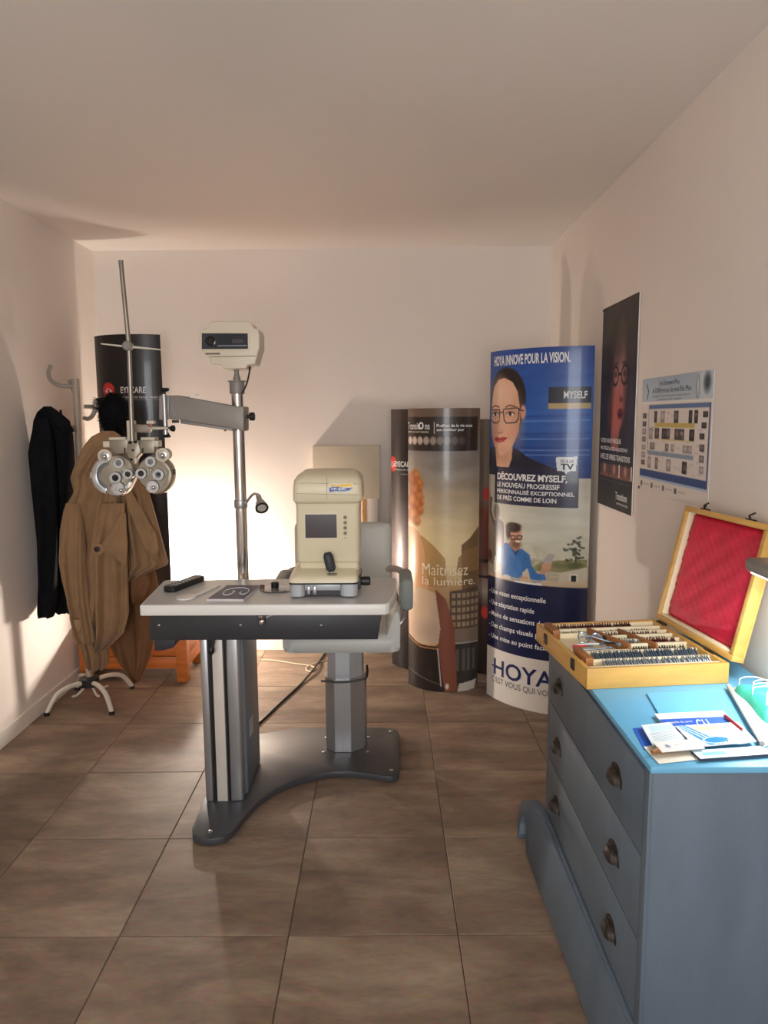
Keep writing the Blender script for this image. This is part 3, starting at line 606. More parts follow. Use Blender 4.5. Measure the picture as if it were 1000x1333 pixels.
M_trench2 = mat('brown_lining', (118, 82, 54), .85, var=.05, scale=14, bump=.12, bscale=500, spec=.2)
M_jack = mat('black_cloth', (17, 17, 20), .9, var=.15, scale=12, bump=.15, bscale=400, spec=.15)
tc = thing('trench_coat', (-1.42, 3.56, .2), 'tan trench coat with dark button hanging on the coat stand', 'coat')
drape('back_panel', [(566, 128, 150, 3.64, .02), (580, 118, 162, 3.64, .03), (620, 108, 178, 3.64, .04), (660, 104, 188, 3.64, .04), (720, 100, 196, 3.64, .045), (770, 110, 206, 3.64, .045), (812, 126, 202, 3.64, .04), (840, 140, 198, 3.64, .035), (862, 152, 192, 3.64, .03), (878, 164, 185, 3.64, .02), (888, 175, 180, 3.64, .01)], M_trench2, tc, [(2, .012, .3, 2), (5, .005, 1, 1)])
drape('left_front', [(563, 132, 146, 3.57, .015), (570, 118, 156, 3.555, .03), (585, 107, 160, 3.545, .045), (605, 98, 160, 3.54, .05), (622, 92, 158, 3.54, .05), (640, 97, 158, 3.535, .055), (652, 90, 158, 3.53, .055), (662, 84, 158, 3.52, .06), (690, 79, 156, 3.51, .06), (730, 78, 150, 3.51, .06), (770, 86, 150, 3.52, .055), (800, 92, 140, 3.52, .05), (830, 100, 134, 3.53, .045), (850, 106, 140, 3.54, .04), (866, 110, 139, 3.545, .035), (872, 112, 134, 3.55, .03)], M_trench, tc, [(3, .014, 0, 1.5), (7, .006, 1.5, -2), (1.3, .014, 2, 3)], nr=90, nseg=110)
drape('sleeve', [(655, 86, 104, 3.475, .015), (680, 80, 108, 3.465, .03), (715, 78, 110, 3.46, .04), (750, 81, 112, 3.46, .04), (790, 90, 116, 3.46, .04), (825, 97, 123, 3.47, .04), (836, 101, 124, 3.47, .038)], M_trench, tc, [(2, .012, .6, 3), (5, .005, 0, 6)])
drape('sleeve_strap', [(806, 96, 104, 3.425, .006), (814, 97, 107, 3.42, .008), (822, 100, 105, 3.42, .006)], M_trench, tc, nr=10, nseg=20)
drape('centre_fold', [(655, 132, 162, 3.475, .012), (680, 127, 163, 3.465, .02), (712, 120, 164, 3.45, .03), (760, 122, 165, 3.45, .035), (800, 123, 166, 3.45, .035), (825, 124, 160, 3.46, .03), (840, 124, 145, 3.47, .02), (848, 124, 130, 3.47, .01)], M_trench, tc, [(2.2, .016, 1.2, 1.2), (6, .005, .4, 3)], nr=90, nseg=100)
drape('crossed_flap', [(668, 158, 164, 3.44, .008), (690, 146, 165, 3.425, .012), (706, 134, 166, 3.415, .014), (716, 126, 166, 3.41, .014), (722, 140, 166, 3.412, .014), (732, 156, 165, 3.42, .010), (738, 161, 164, 3.425, .006)], M_trench, tc, [(1.5, .004, .2, 2)], nr=50, nseg=50)
drape('right_front', [(590, 140, 176, 3.56, .02), (630, 150, 190, 3.545, .025), (660, 158, 198, 3.535, .03), (690, 160, 206, 3.53, .035), (715, 162, 213, 3.53, .035), (733, 163, 218, 3.53, .035), (737, 163, 216, 3.53, .035), (745, 164, 194, 3.53, .03), (757, 165, 176, 3.54, .012)], M_trench, tc, [(2.5, .014, .2, 1.2), (7, .006, 0, -2)], nr=90, nseg=100)
drape('lapel', [(640, 164, 172, 3.50, .006), (660, 166, 184, 3.485, .012), (690, 178, 200, 3.475, .014), (712, 188, 207, 3.47, .014), (722, 196, 207, 3.472, .010), (728, 200, 205, 3.475, .005)], M_trench, tc, [(1, .004, 0, 2)], nr=40, nseg=40)
drape('belt_tab', [(692, 196, 203, 3.455, .005), (706, 199, 206, 3.45, .007), (716, 196, 207, 3.45, .007), (722, 198, 204, 3.452, .006)], M_trench, tc, nr=20, nseg=24)
drape('cuff', [(748, 164, 194, 3.56, .02), (760, 165, 196, 3.55, .03), (774, 168, 191, 3.55, .03), (785, 172, 182, 3.56, .015)], M_trench2, tc, [(3, .006, 0, 1)], nr=24, nseg=36)
drape('collar', [(561, 134, 148, 3.545, .012), (568, 120, 158, 3.525, .03), (580, 110, 140, 3.51, .03), (600, 103, 122, 3.495, .025), (618, 96, 112, 3.49, .02), (640, 97, 108, 3.485, .012), (660, 94, 99, 3.485, .006)], M_trench, tc, [(1.4, .01, 0, 2)], nr=40, nseg=50)
p = atY(126, 715, 3.393); MB().lathe(p, (0, -1, 0), [(-.02, .013), (.0, .013), (.004, .0125), (.005, .010), (.003, .008)], 18).build('button', mat('dark_horn_button', (42, 30, 26), .3), tc)
MB().prism([atY(x, y, 3.40) for x, y in ((119, 713), (122, 708), (131, 708), (137, 713), (134, 720), (128, 724), (121, 721))], (0, .012, 0)).build('button_tab', M_trench, tc, bevel=.003)
bj = thing('black_jacket', (-1.68, 3.65, .45), 'black jacket with long sleeve hanging beside the left wall', 'jacket')
drape('body', [(529, 58, 66, 3.66, .02), (536, 50, 76, 3.66, .04), (548, 45, 90, 3.66, .05), (565, 43, 94, 3.66, .055), (590, 38, 96, 3.66, .055), (640, 42, 97, 3.66, .055), (700, 48, 97, 3.66, .055), (750, 52, 98, 3.66, .05), (790, 62, 100, 3.66, .045), (797, 74, 100, 3.66, .04)], M_jack, bj, [(2, .008, 0, 2), (5, .004, 1, 1)])
drape('sleeve', [(545, 46, 64, 3.585, .02), (580, 39, 70, 3.58, .035), (640, 42, 74, 3.575, .04), (700, 48, 76, 3.575, .04), (760, 50, 76, 3.575, .035), (790, 49, 74, 3.58, .035), (803, 51, 69, 3.58, .03)], M_jack, bj, [(1.5, .008, 0, 4)])
drape('collar', [(530, 56, 66, 3.60, .015), (540, 58, 78, 3.595, .02), (552, 66, 90, 3.60, .025), (562, 80, 97, 3.605, .02)], M_jack, bj, [(1.5, .006, 0, 2)], nr=24, nseg=36)
MB().tube(spline([atY(79, 534, 3.62), atY(80, 541, 3.61), atY(84, 549, 3.6), atY(90, 552, 3.6)], 4), .006, 8).build('hanging_loop', M_jack, bj)
# black fur hat on the right hand hook
fh = thing('fur_hat', tuple(atY(148, 545, 3.72)), 'black fluffy fur hat hanging on the coat stand hook', 'hat')
ctr = atY(149, 540, 3.72); mb = MB(); mb.ball(ctr, .075, 20, (.95, .9, 1.45)).build('crown', M_jack, fh)
mb = MB(); rg = np.random.RandomState(3)
for k in range(900):
    d = rg.normal(size=3); d /= np.linalg.norm(d); b = ctr+d*np.array([.070, .066, .106]); n = d+rg.normal(size=3)*.35+np.array([0, 0, -.15]); n /= np.linalg.norm(n); l = rg.uniform(.012, .026)
    a = np.cross(n, [.3, .5, .8]); a /= np.linalg.norm(a); c = np.cross(n, a); w_ = .0022
    mb.add([b+a*w_, b-a*w_*.5+c*w_*.87, b-a*w_*.5-c*w_*.87, b+n*l], [(0, 1, 3), (1, 2, 3), (2, 0, 3)])
for k in range(26):
    b = ctr+np.array([-.06+rg.uniform(-.012, .012), -.02+rg.uniform(-.03, .03), .055+rg.uniform(-.03, .03)]); n = np.array([-1, rg.uniform(-.4, .2), rg.uniform(-.3, .4)]); n /= np.linalg.norm(n); l = rg.uniform(.03, .05)
    a = np.cross(n, [.3, .5, .8]); a /= np.linalg.norm(a); c = np.cross(n, a); w_ = .004
    mb.add([b+a*w_, b-a*w_*.5+c*w_*.87, b-a*w_*.5-c*w_*.87, b+n*l], [(0, 1, 3), (1, 2, 3), (2, 0, 3)])
tag(mb.build('fur', M_jack, fh, smooth=False), kind='stuff')

# ------------------------------------------------------------------ orange slatted bench with a lamp behind the coats
M_or = mat('orange_stained_pine', (190, 108, 44), .45, var=.1, scale=6, stretch=(1, 8, 8), bump=.08, bscale=30)
be = thing('wooden_bench', (-1.46, 4.22, 0), 'orange stained low wooden slatted bench behind the coat stand', 'bench')
X0, X1, Y0, Y1, BT = -1.77, -1.148, 4.02, 4.42, .335
for x in (X0, X1-.062):
    for y in (Y0, Y1-.062): MB().box(x, x+.062, y, y+.062, 0, BT-.022).build('leg', M_or, be, bevel=.003)
for z0 in (.082, .157, .237):
    h = .07
    MB().box(X0+.062, X1-.062, Y0+.004, Y0+.024, z0, z0+h).build('side_board', M_or, be, bevel=.002)
    MB().box(X0+.062, X1-.062, Y1-.024, Y1-.004, z0, z0+h).build('side_board', M_or, be, bevel=.002)
    MB().box(X0+.004, X0+.024, Y0+.062, Y1-.062, z0, z0+h).build('side_board', M_or, be, bevel=.002)
    MB().box(X1-.024, X1-.004, Y0+.062, Y1-.062, z0, z0+h).build('side_board', M_or, be, bevel=.002)
MB().box(X0+.03, X1-.03, Y0+.03, Y1-.03, .09, .10).build('inner_floor', mat('bench_inside', (70, 40, 20), .8), be)
for k in range(5):
    y = Y0-.004+k*.082; MB().box(X0-.004, X1+.004, y, y+.078, BT-.022, BT).build('top_slat', M_or, be, bevel=.003)
lm = thing('bench_lamp', (-1.225, 4.32, BT), 'small hooded lamp with a warm bulb on the orange bench', 'lamp')
LP = np.array([-1.225, 4.32, BT+.10])
MB().lathe((LP[0], LP[1], BT), (0, 0, 1), [(0, .045), (.012, .045), (.018, .02), (.022, .008), (.06, .008), (.065, .018), (.08, .018)], 24).build('base', M_dark, lm)
bulb = MB().ball(LP, .008, 14).build('bulb', mat('warm_bulb', (255, 236, 200), .4, emit=((1, .78, .5), 25.)), lm)
ax = np.array([.30, -.58, .76]); ax /= np.linalg.norm(ax); e1 = np.cross(ax, [0, 0, 1.]); e1 /= np.linalg.norm(e1); e2 = np.cross(ax, e1); rr_ = .10
fr = [[LP+rr_*(ax*math.cos(a)+math.sin(a)*(e1*math.cos(q)+e2*math.sin(q))) for q in np.linspace(0, 2*math.pi, 36, endpoint=False)] for a in np.radians([1, 12, 24, 34, 42])]
fo_ = [[LP+(rr_+.004)*(p-LP)/rr_ for p in f] for f in fr]
MB().ring(fr+fo_[::-1], caps=False).ring([fo_[0], fr[0]]).build('hood', mat('hood_metal', (120, 112, 100), .5, metal=.3), lm)
p2 = LP+rr_*(ax*math.cos(.7)-e2*math.sin(.7)*1) ; p2 = LP+rr_*ax*math.cos(.69)+rr_*math.sin(.69)*e2*(-1)
MB().tube(spline([(LP[0], LP[1]-.03, BT+.015), (LP[0], LP[1]-.1, BT+.06), tuple(p2)], 6), .004, 8).build('hood_stem', M_dark, lm)
pt = bpy.data.lights.new('bench_lamp_light', 'POINT'); pt.energy = 88; pt.color = (1, .88, .76); pt.shadow_soft_size = .028
po = bpy.data.objects.new('bench_lamp_light', pt); COL.objects.link(po); po.parent = lm; po.location = LP-np.array(lm.location)+np.array([0, 0, .0])
bulb.visible_shadow = True

# ------------------------------------------------------------------ display columns
P_gloss = print_mat('glossy_print', .3, coat=.25, spec=.4); P_satin = print_mat('satin_print', .55, spec=.3)
M_card = mat('white_board', (226, 220, 210), .6, var=.01)
M_cardd = mat('dark_board', (44, 40, 38), .5, var=.03)
M_lw = mat('printed_white', (236, 236, 234), .4, var=.01)
M_ln = mat('printed_navy', (24, 38, 92), .4, var=.01)
M_ly = mat('printed_pale_yellow', (244, 232, 200), .4, var=.01)
M_lk = mat('printed_dark_grey', (70, 68, 70), .4, var=.01)
def column(A, B, z0, z1, sag, back, label, box, paint, nx, ny, shell, group='curved display columns'):
    A, B = np.array(A, float), np.array(B, float); c = np.linalg.norm(B-A); t = (B-A)/c; n0 = np.array([t[1], -t[0]]); mid = (A+B)/2
    R_ = (c*c/4+sag*sag)/(2*sag); phi = math.asin(min(1, c/2/R_)); cen = mid+n0*(sag-R_)
    def S(u, v, off=0.):
        a = -phi+2*phi*np.asarray(u, float); r = R_+off
        return np.stack([cen[0]+r*(n0[0]*np.cos(a)+t[0]*np.sin(a)), cen[1]+r*(n0[1]*np.cos(a)+t[1]*np.sin(a)), z1-np.asarray(v, float)*(z1-z0)], -1)
    root = thing('display_column', (mid[0], mid[1], z0), label, 'display stand', group)
    sheet('printed_front', root, S, nx, ny, box, paint, P_gloss)
    loop = [S(np.array([u]), np.array([0.]), -.004)[0][:2] for u in np.linspace(.004, .996, 24)]
    R2 = (c*c/4+back*back)/(2*back); ph2 = math.asin(min(1, c/2/R2)); cen2 = mid-n0*(back-R2)
    bk = [cen2+R2*(-n0*math.cos(a)+t*math.sin(a)) for a in np.linspace(ph2, -ph2, 20)][1:-1]
    lo = [np.array(q) for q in loop+bk]
    MB().ring([[(q[0], q[1], z) for q in lo] for z in (z0, z1-.002)]).build('shell', shell, root)
    return root, S
# tall blue and white column by the right wall
HB = (636, 457, 767, 927)
def skin_face(c, cx, cy, rx, ry, skin, dark):
    c.ell(cx, cy, rx, ry, skin, .06)
def p_hoya(c):
    c.rect(600, 440, 800, 620, (36, 74, 150)).vgrad([(440, (30, 66, 140)), (480, (36, 80, 158)), (545, (46, 98, 176)), (620, (30, 56, 120))])
    c.blotch(5, 60, 20, 1, y1=620)
    for y in (547.5, 570, 584, 590): c.line([(688, y), (764, y-1)], 1.1, (130, 165, 215), .7)
    for y in (540, 562, 579): c.line([(688, y+2), (764, y)], 3, (28, 66, 138), .6)
    # portrait: hair, neck, face, glasses, dark top
    c.poly([(634, 618), (634, 590), (646, 580), (654, 590), (672, 590), (680, 581), (700, 594), (728, 606), (744, 625), (634, 625)], (30, 32, 48))
    c.poly([(648, 575), (678, 572), (676, 596), (672, 607), (652, 607)], (216, 168, 138)); c.ell(662, 594, 12, 8, (186, 132, 104), .5, .5)
    c.ell(666, 517, 27.5, 38, (40, 30, 30), .04); c.ell(681, 530, 10, 28, (44, 33, 32), .08)
    c.ell(690.5, 536, 3.4, 9, (214, 160, 132), .2)
    c.poly([(640, 545), (641, 520), (645, 503), (653, 494), (664, 492), (676, 498), (683, 510), (686, 528), (687, 545), (685, 560), (680, 574), (671, 587), (662, 592), (654, 589), (647, 580), (642, 566)], (228, 180, 150))
    c.ell(656, 512, 13, 16, (242, 204, 176), .8, .7); c.ell(684, 550, 7, 28, (192, 140, 114), .8, .55); c.ell(645, 565, 6, 16, (196, 142, 118), .8, .5); c.ell(676, 562, 7, 7, (224, 160, 138), .8, .5); c.ell(662, 586, 12, 5, (204, 152, 126), .7, .5)
    for ex in (648, 673):
        c.ell(ex, 537.5, 8, 4.6, (186, 134, 110), .5, .6); c.ell(ex, 538.5, 5, 2.3, (238, 228, 220), .25); c.ell(ex, 538.2, 2.3, 2.4, (70, 48, 40), .25); c.line([(ex-6, 538), (ex-2, 535.6), (ex+3, 535.6), (ex+6.5, 538)], 1.1, (46, 30, 28)); c.line([(ex-7, 529.5), (ex-1, 527), (ex+7, 529)], 1.5, (84, 58, 48))
    for g in (([(641, 532.5), (656, 532.5), (656, 546), (652, 549.5), (644, 549.5), (641, 546)]), ([(662, 533), (664, 532), (683, 530.5), (685.5, 532), (684.5, 545), (681, 549), (668, 550), (664, 546.5), (662, 533)])): c.line(g, 1.4, (60, 40, 40))
    c.line([(656, 536), (662, 536)], 1.4, (60, 40, 40)); c.line([(685, 533), (691, 534)], 1.4, (60, 40, 40))
    c.line([(657, 541), (655.5, 552), (653, 559)], 1.3, (208, 154, 126), .8); c.ell(657, 560, 5.5, 3, (218, 164, 138), .5, .8); c.line([(653, 562.3), (657, 563.4), (661.5, 562)], 1.2, (170, 106, 90))
    c.poly([(646, 570), (652, 568), (657, 569), (662, 567.6), (670, 568.5), (664, 573.5), (657, 575.5), (650, 574)], (192, 72, 70)); c.line([(647, 570.4), (657, 571), (669, 569)], .7, (126, 40, 44)); c.ell(658, 573, 3.5, .9, (222, 120, 112), .6, .7); c.line([(671, 564), (673, 570)], 1., (198, 144, 120), .7)
    # plate with name, gold bar
    c.rect(720, 506, 764.5, 525.5, (28, 32, 52)).rect(720, 525.5, 764.5, 532.5, (184, 160, 108))
    # photo of the man at the table
    c.vgrad([(618, (196, 190, 172)), (665, (206, 204, 188)), (720, (196, 194, 172)), (756, (190, 176, 150))]).blotch(4, 40, 12, 5, y0=618, y1=756)
    c.rect(620, 618, 650, 660, (206, 196, 178)); c.ell(735, 660, 20, 9, (190, 190, 176), .6, .5); c.ell(712, 690, 26, 7, (214, 214, 200), .6, .5)
    c.poly([(715, 726), (735, 722), (765, 720), (765, 738), (700, 738)], (146, 142, 98)); c.blotch(9, 8, 6, 8, 700, 718, 767, 745)
    rg = np.random.RandomState(2)
    for k in range(46): c.ell(754+rg.normal()*5, 708+rg.normal()*8, 1.6, 1.4, (66, 70, 50), .4, .85)
    c.rect(752, 716, 754, 730, (80, 76, 60)); c.ell(752, 728, 10, 4, (92, 98, 62), .4, .9); c.ell(736, 729, 8, 3, (110, 112, 74), .4, .8)
    c.poly([(737, 738), (765, 730), (765, 752), (735, 752)], (206, 200, 180)); c.rect(747, 739, 756, 750, (226, 220, 204)); c.rect(749, 741, 754.5, 749, (46, 46, 50))
    c.poly([(636, 640), (640, 646), (641, 664), (648, 682), (652, 690), (652, 742), (636, 738)], (150, 136, 118)); c.line([(642, 650), (640, 666), (648, 684)], 4, (92, 76, 64))
    c.ell(653, 667, 5.6, 11, (134, 126, 120), .15); c.poly([(648, 680), (656, 675), (665, 680), (668, 700), (668, 742), (656, 742), (650, 712)], (124, 120, 124))
    c.rect(667, 680, 669, 712, (230, 222, 208)); c.ell(640, 728, 4.5, 8, (84, 64, 50), .3)
    c.rect(649, 734, 654, 750, (226, 222, 212)); c.rect(650, 728, 653, 735, (236, 234, 228))
    c.poly([(662, 712), (668, 707), (679, 706), (686, 714), (692, 711), (702, 718), (705, 732), (712, 742), (720, 740), (722, 748), (710, 757), (704, 752), (700, 738), (694, 744), (690, 756), (664, 752), (660, 735)], (70, 122, 184))
    c.blotch(6, 10, 14, 6, 660, 706, 722, 757); c.poly([(676, 708), (684, 722), (690, 712), (684, 716)], (40, 70, 120)); c.poly([(694, 742), (700, 736), (704, 752), (692, 757)], (206, 196, 176))
    c.poly([(676, 700), (690, 704), (689, 712), (683, 716), (675, 709)], (188, 136, 108))
    c.ell(682.5, 693, 8.8, 13.5, (208, 156, 126), .1); c.ell(684, 706, 6.5, 6, (96, 66, 54), .5, .75); c.ell(686.5, 702.5, 3.6, 1.3, (236, 222, 214), .2)
    c.ell(680, 685, 10.5, 6.2, (58, 44, 38), .2); c.ell(673, 692, 3.4, 9, (58, 44, 38), .3); c.ell(681, 681.5, 9, 3, (66, 50, 42), .4)
    for g in ([(677, 696), (683, 695.5), (683.5, 700), (678, 701), (677, 696)], [(685.5, 695), (692, 694.5), (691.5, 699), (686, 699.5), (685.5, 695)]): c.line(g, 1.3, (34, 28, 28))
    c.line([(672, 697), (677, 696.5)], 1.2, (34, 28, 28))
    c.poly([(719, 722), (724, 714), (731, 715), (727, 728), (720, 732)], (176, 172, 168)); c.ell(722, 732, 5.5, 4.5, (206, 158, 128), .25); c.line([(718, 728), (727, 725)], 1.6, (214, 168, 138)); c.line([(718, 731), (727, 728.5)], 1.6, (208, 160, 130)); c.poly([(716, 734), (724, 736), (720, 742), (714, 742)], (200, 150, 122))
    c.ell(696, 751, 6, 4, (208, 160, 130), .3); c.poly([(640, 752), (767, 748), (767, 760), (636, 760)], (214, 190, 158), .7); c.poly([(682, 755), (716, 754), (718, 757), (684, 758)], (236, 234, 230)); c.ell(672, 752, 6, 3, (220, 214, 200), .3)
    c.rect(649, 607, 754.5, 655, (36, 36, 62), .93)
    c.poly([(729, 592), (752, 591), (750.5, 609), (743, 609.5), (740.5, 613), (738, 609.5), (731, 609)], (232, 236, 238))
    c.rect(600, 757, 800, 855, (24, 32, 72)); c.rect(600, 855, 800, 940, (228, 220, 210))
    c.rect(636, 610, 640, 760, (120, 110, 98), .35)
HO, HS = column((.553, 3.828), (1.0, 3.5), 0, 1.845, .085, .06, 'tall curved display column with blue portrait panel and navy text, by the right wall', HB, p_hoya, 190, 620, M_card)
T = lambda s, r, m=M_lw, wt=.02, cuts=0, sh=0.: lettering('lettering', s, r, HS, HB, m, HO, weight=wt, cuts=cuts, shear=sh)
T('HOYA INNOVE POUR LA VISION.', (645, 463.5, 742, 476.5), wt=.03, cuts=12)
T('MYSELF', (736, 511, 760.5, 520), wt=.02); T('VU À LA', (734, 594, 748, 599), M_lk, 0.01); T('TV', (734.5, 600, 748.5, 607.5), M_lk, .03)
T('DÉCOUVREZ MYSELF,', (654, 612.5, 742, 625), wt=.035, cuts=10); T('LE NOUVEAU PROGRESSIF', (654, 626.5, 734, 633), wt=.02, cuts=8)
T('PERSONNALISÉ EXCEPTIONNEL', (654, 634.5, 750, 641), wt=.02, cuts=8); T('DE PRÈS COMME DE LOIN', (654, 642.5, 731, 650), wt=.02, cuts=8)
for k, (s, x1) in enumerate((('- Une vision exceptionnelle', 722), ('- Une adaptation rapide', 709), ('- Moins de sensations de tangage', 746), ('- Des champs visuels plus larges', 744), ('- Une mise au point facilitée', 736))):
    T(s, (641, 772.5+k*15.6, x1, 781.5+k*15.6), wt=.012, cuts=8)
T('HOYA', (652, 869, 733, 892), M_ln, .015, 10); MB_ = T('C’EST VOUS QUI VOYEZ', (648, 895, 742, 904.5), M_lk, -.005, 10)
hl = lettering('letter_stroke', '–', (648, 879.4, 668, 881.4), HS, HB, M_ln, HO, cuts=3)
# golden sunset column
TB = (533, 532, 628, 900)
def p_trans(c):
    c.vgrad([(520, (108, 90, 78)), (545, (112, 92, 78)), (586, (130, 124, 118)), (615, (158, 148, 136)), (650, (190, 172, 142)), (690, (222, 200, 152)), (730, (238, 214, 164)), (760, (190, 150, 102)), (830, (120, 88, 62)), (905, (52, 40, 34))])
    c.blotch(7, 50, 22, 3, y0=586, y1=720); c.ell(588, 640, 24, 5, (196, 170, 130), .8, .4); c.ell(590, 712, 22, 26, (250, 230, 180), .9, .75)
    c.rect(533, 543, 624, 585, (52, 42, 38))
    for k in range(9): c.ell(538+k*8.2, 572.5, 3.8, 5.2, tuple(np.array([224, 206, 190])*(1-k*.085)+np.array([30, 26, 24])*(k*.05)), .2)
    # hillside, buildings
    c.poly([(548, 690), (560, 696), (572, 706), (585, 722), (588, 760), (548, 760)], (176, 132, 74), .8)
    c.poly([(604, 705), (614, 697), (620, 690), (628, 682), (628, 900), (606, 900)], (124, 96, 66)); c.poly([(600, 722), (608, 712), (628, 708), (628, 740), (598, 740)], (150, 116, 76), .8)
    c.poly([(590, 765), (628, 760), (628, 815), (592, 815)], (96, 78, 64))
    for k in range(6):
        for j in range(5): c.rect(593+k*6, 768+j*9.5, 597+k*6, 774+j*9.5, (160, 138, 112))
    c.rect(594, 815, 628, 835, (128, 110, 96)); c.rect(594, 835, 628, 893, (56, 52, 50))
    for k in range(4): c.rect(598+k*7, 842, 602+k*7, 872, (92, 86, 80))
    c.line([(594, 834), (628, 835)], 1.2, (190, 186, 180)); c.poly([(602, 889), (626, 886), (622, 899), (600, 900)], (196, 190, 178))
    # figure with curly hair seen from behind
    for (x, y, r) in ((541, 622, 8), (547, 617, 7), (552, 627, 7), (545, 636, 9), (552, 644, 7), (548, 655, 8), (553, 662, 6), (542, 668, 10), (549, 676, 6), (540, 650, 9), (554, 634, 4), (556, 652, 4)):
        c.ell(x, y, r, r*1.05, (166, 92, 40), .35, .95); c.ell(x+2.5, y-2, r*.5, r*.5, (214, 140, 70), .7, .7)
    c.poly([(533, 684), (545, 684), (553, 690), (560, 712), (563, 740), (566, 768), (572, 790), (580, 812), (586, 826), (575, 838), (555, 840), (535, 832)], (214, 160, 112)); c.ell(541, 720, 7, 34, (240, 206, 164), .8, .8)
    c.poly([(533, 770), (556, 762), (574, 768), (577, 792), (583, 815), (580, 835), (556, 838), (535, 830)], (206, 178, 150)); c.ell(560, 820, 18, 13, (176, 152, 134), .6, .7); c.poly([(574, 762), (586, 775), (596, 812), (598, 860), (600, 900), (584, 900), (576, 850), (580, 815)], (132, 76, 56))
    c.poly([(533, 828), (552, 838), (578, 840), (582, 880), (586, 902), (533, 902)], (44, 36, 34)); c.line([(533, 832), (555, 842), (578, 842)], 1.5, (190, 130, 80))
    c.line([(577, 842), (581, 892)], 1.4, (210, 200, 186)); c.ell(588, 892, 2, 4, (220, 214, 202), .3); c.line([(533, 876), (580, 890)], 1., (140, 132, 126), .8)
TR, TS = column((.128, 3.985), (.512, 3.91), 0, 1.56, .10, .09, 'curved display column with golden sunset photograph of a person with curly hair', TB, p_trans, 140, 500, M_cardd)
T2 = lambda s, r, m=M_lw, wt=.0, cuts=0: lettering('lettering', s, r, TS, TB, m, TR, weight=wt, cuts=cuts)
T2('Transiti   ns', (533.5, 549.5, 567, 558.5), wt=.01, cuts=6); T2('O', (552.5, 549, 559.5, 558.5), M_lw, .04)
T2('EXPERTS IN LIGHT VARIABLE', (534, 560.5, 566, 562.8), M_ly, 0, 4)
T2('Profitez de la vie sous', (575, 551.5, 616, 555.5), M_lw, .02, 4); T2('son meilleur jour', (575, 557, 606, 561.5), M_lw, .02, 4)
T2('Maîtrisez', (558, 729.5, 612, 744.5), M_ly, -.004, 8); T2('la lumière.', (558, 747, 622, 757.5), M_ly, -.004, 8)
lettering('letter_rule', '|', (572, 549, 572.6, 564), TS, TB, M_ly, TR)
# dark columns
def p_eye(x0, x1, y0, y1, logo_x, logo_y, low):
    def f(c):
        c.rect(-1e4, -1e4, 1e4, 1e4, (28, 26, 28)); 
        if low == 'leaf': c.vgrad([(y0, (62, 54, 52)), (y0+60, (40, 34, 34)), (y0+110, (54, 46, 46)), (y0+190, (150, 128, 126)), (y0+230, (88, 70, 70)), (y0+300, (40, 36, 36)), (y1+20, (26, 22, 22))])
        c.ell(logo_x, logo_y, 9.5, 10, (206, 48, 42), .06); c.poly([(logo_x-6, logo_y+2), (logo_x-1, logo_y-3), (logo_x+6, logo_y+1), (logo_x+2, logo_y+4)], (236, 226, 224), .9); c.ell(logo_x, logo_y+.6, 2, 2, (190, 40, 38), .2)
        c.line([(logo_x+17, logo_y+12), (x1-1, logo_y+12)], .7, (150, 148, 148))
    return f
EB = (120, 437, 211, 806)
EC, ES = column((-1.70, 4.335), (-1.292, 4.265), BT, 1.995, .07, .04, 'black curved display column with red round logo standing on the orange bench', EB, p_eye(120, 211, 437, 806, 144, 507, ''), 90, 260, M_cardd)
lettering('lettering', 'EYECARE', (162, 503, 192, 511), ES, EB, M_lw, EC, weight=.015, cuts=6)
lettering('lettering', 'solutions for better vision', (162, 514.5, 205, 517.5), ES, EB, M_lw, EC, cuts=6)
GB = (509, 533, 604, 868)
GC, GS = column((.038, 4.33), (.42, 4.20), 0, 1.56, .09, .04, 'brown-black curved display column with red round logo behind the sunset column', GB, p_eye(509, 604, 533, 868, 513, 602, 'leaf'), 90, 260, M_cardd)
lettering('lettering', 'EYECARE', (518, 598, 548, 605), GS, GB, M_lw, GC, weight=.015, cuts=6)
lettering('lettering', 'solutions for better vision', (518, 607.5, 560, 609.5), GS, GB, M_lw, GC, cuts=6)
def p_red(c):
    c.vgrad([(520, (120, 108, 98)), (640, (116, 104, 94)), (660, (112, 58, 48)), (720, (92, 48, 42)), (770, (150, 140, 130)), (795, (70, 50, 46)), (910, (30, 26, 26))])
    c.ell(632, 800, 7, 9, (176, 58, 54), .2); c.ell(632, 634, 6, 9, (176, 58, 54), .2)
    for y in (725, 748): c.rect(500, y, 800, y+4, (34, 28, 28))
RB_ = (600, 532, 690, 890)
column((.50, 4.22), (.80, 4.12), 0, 1.50, .07, .04, 'narrow dark red display column squeezed between the sunset and blue columns', RB_, p_red, 60, 200, M_cardd)

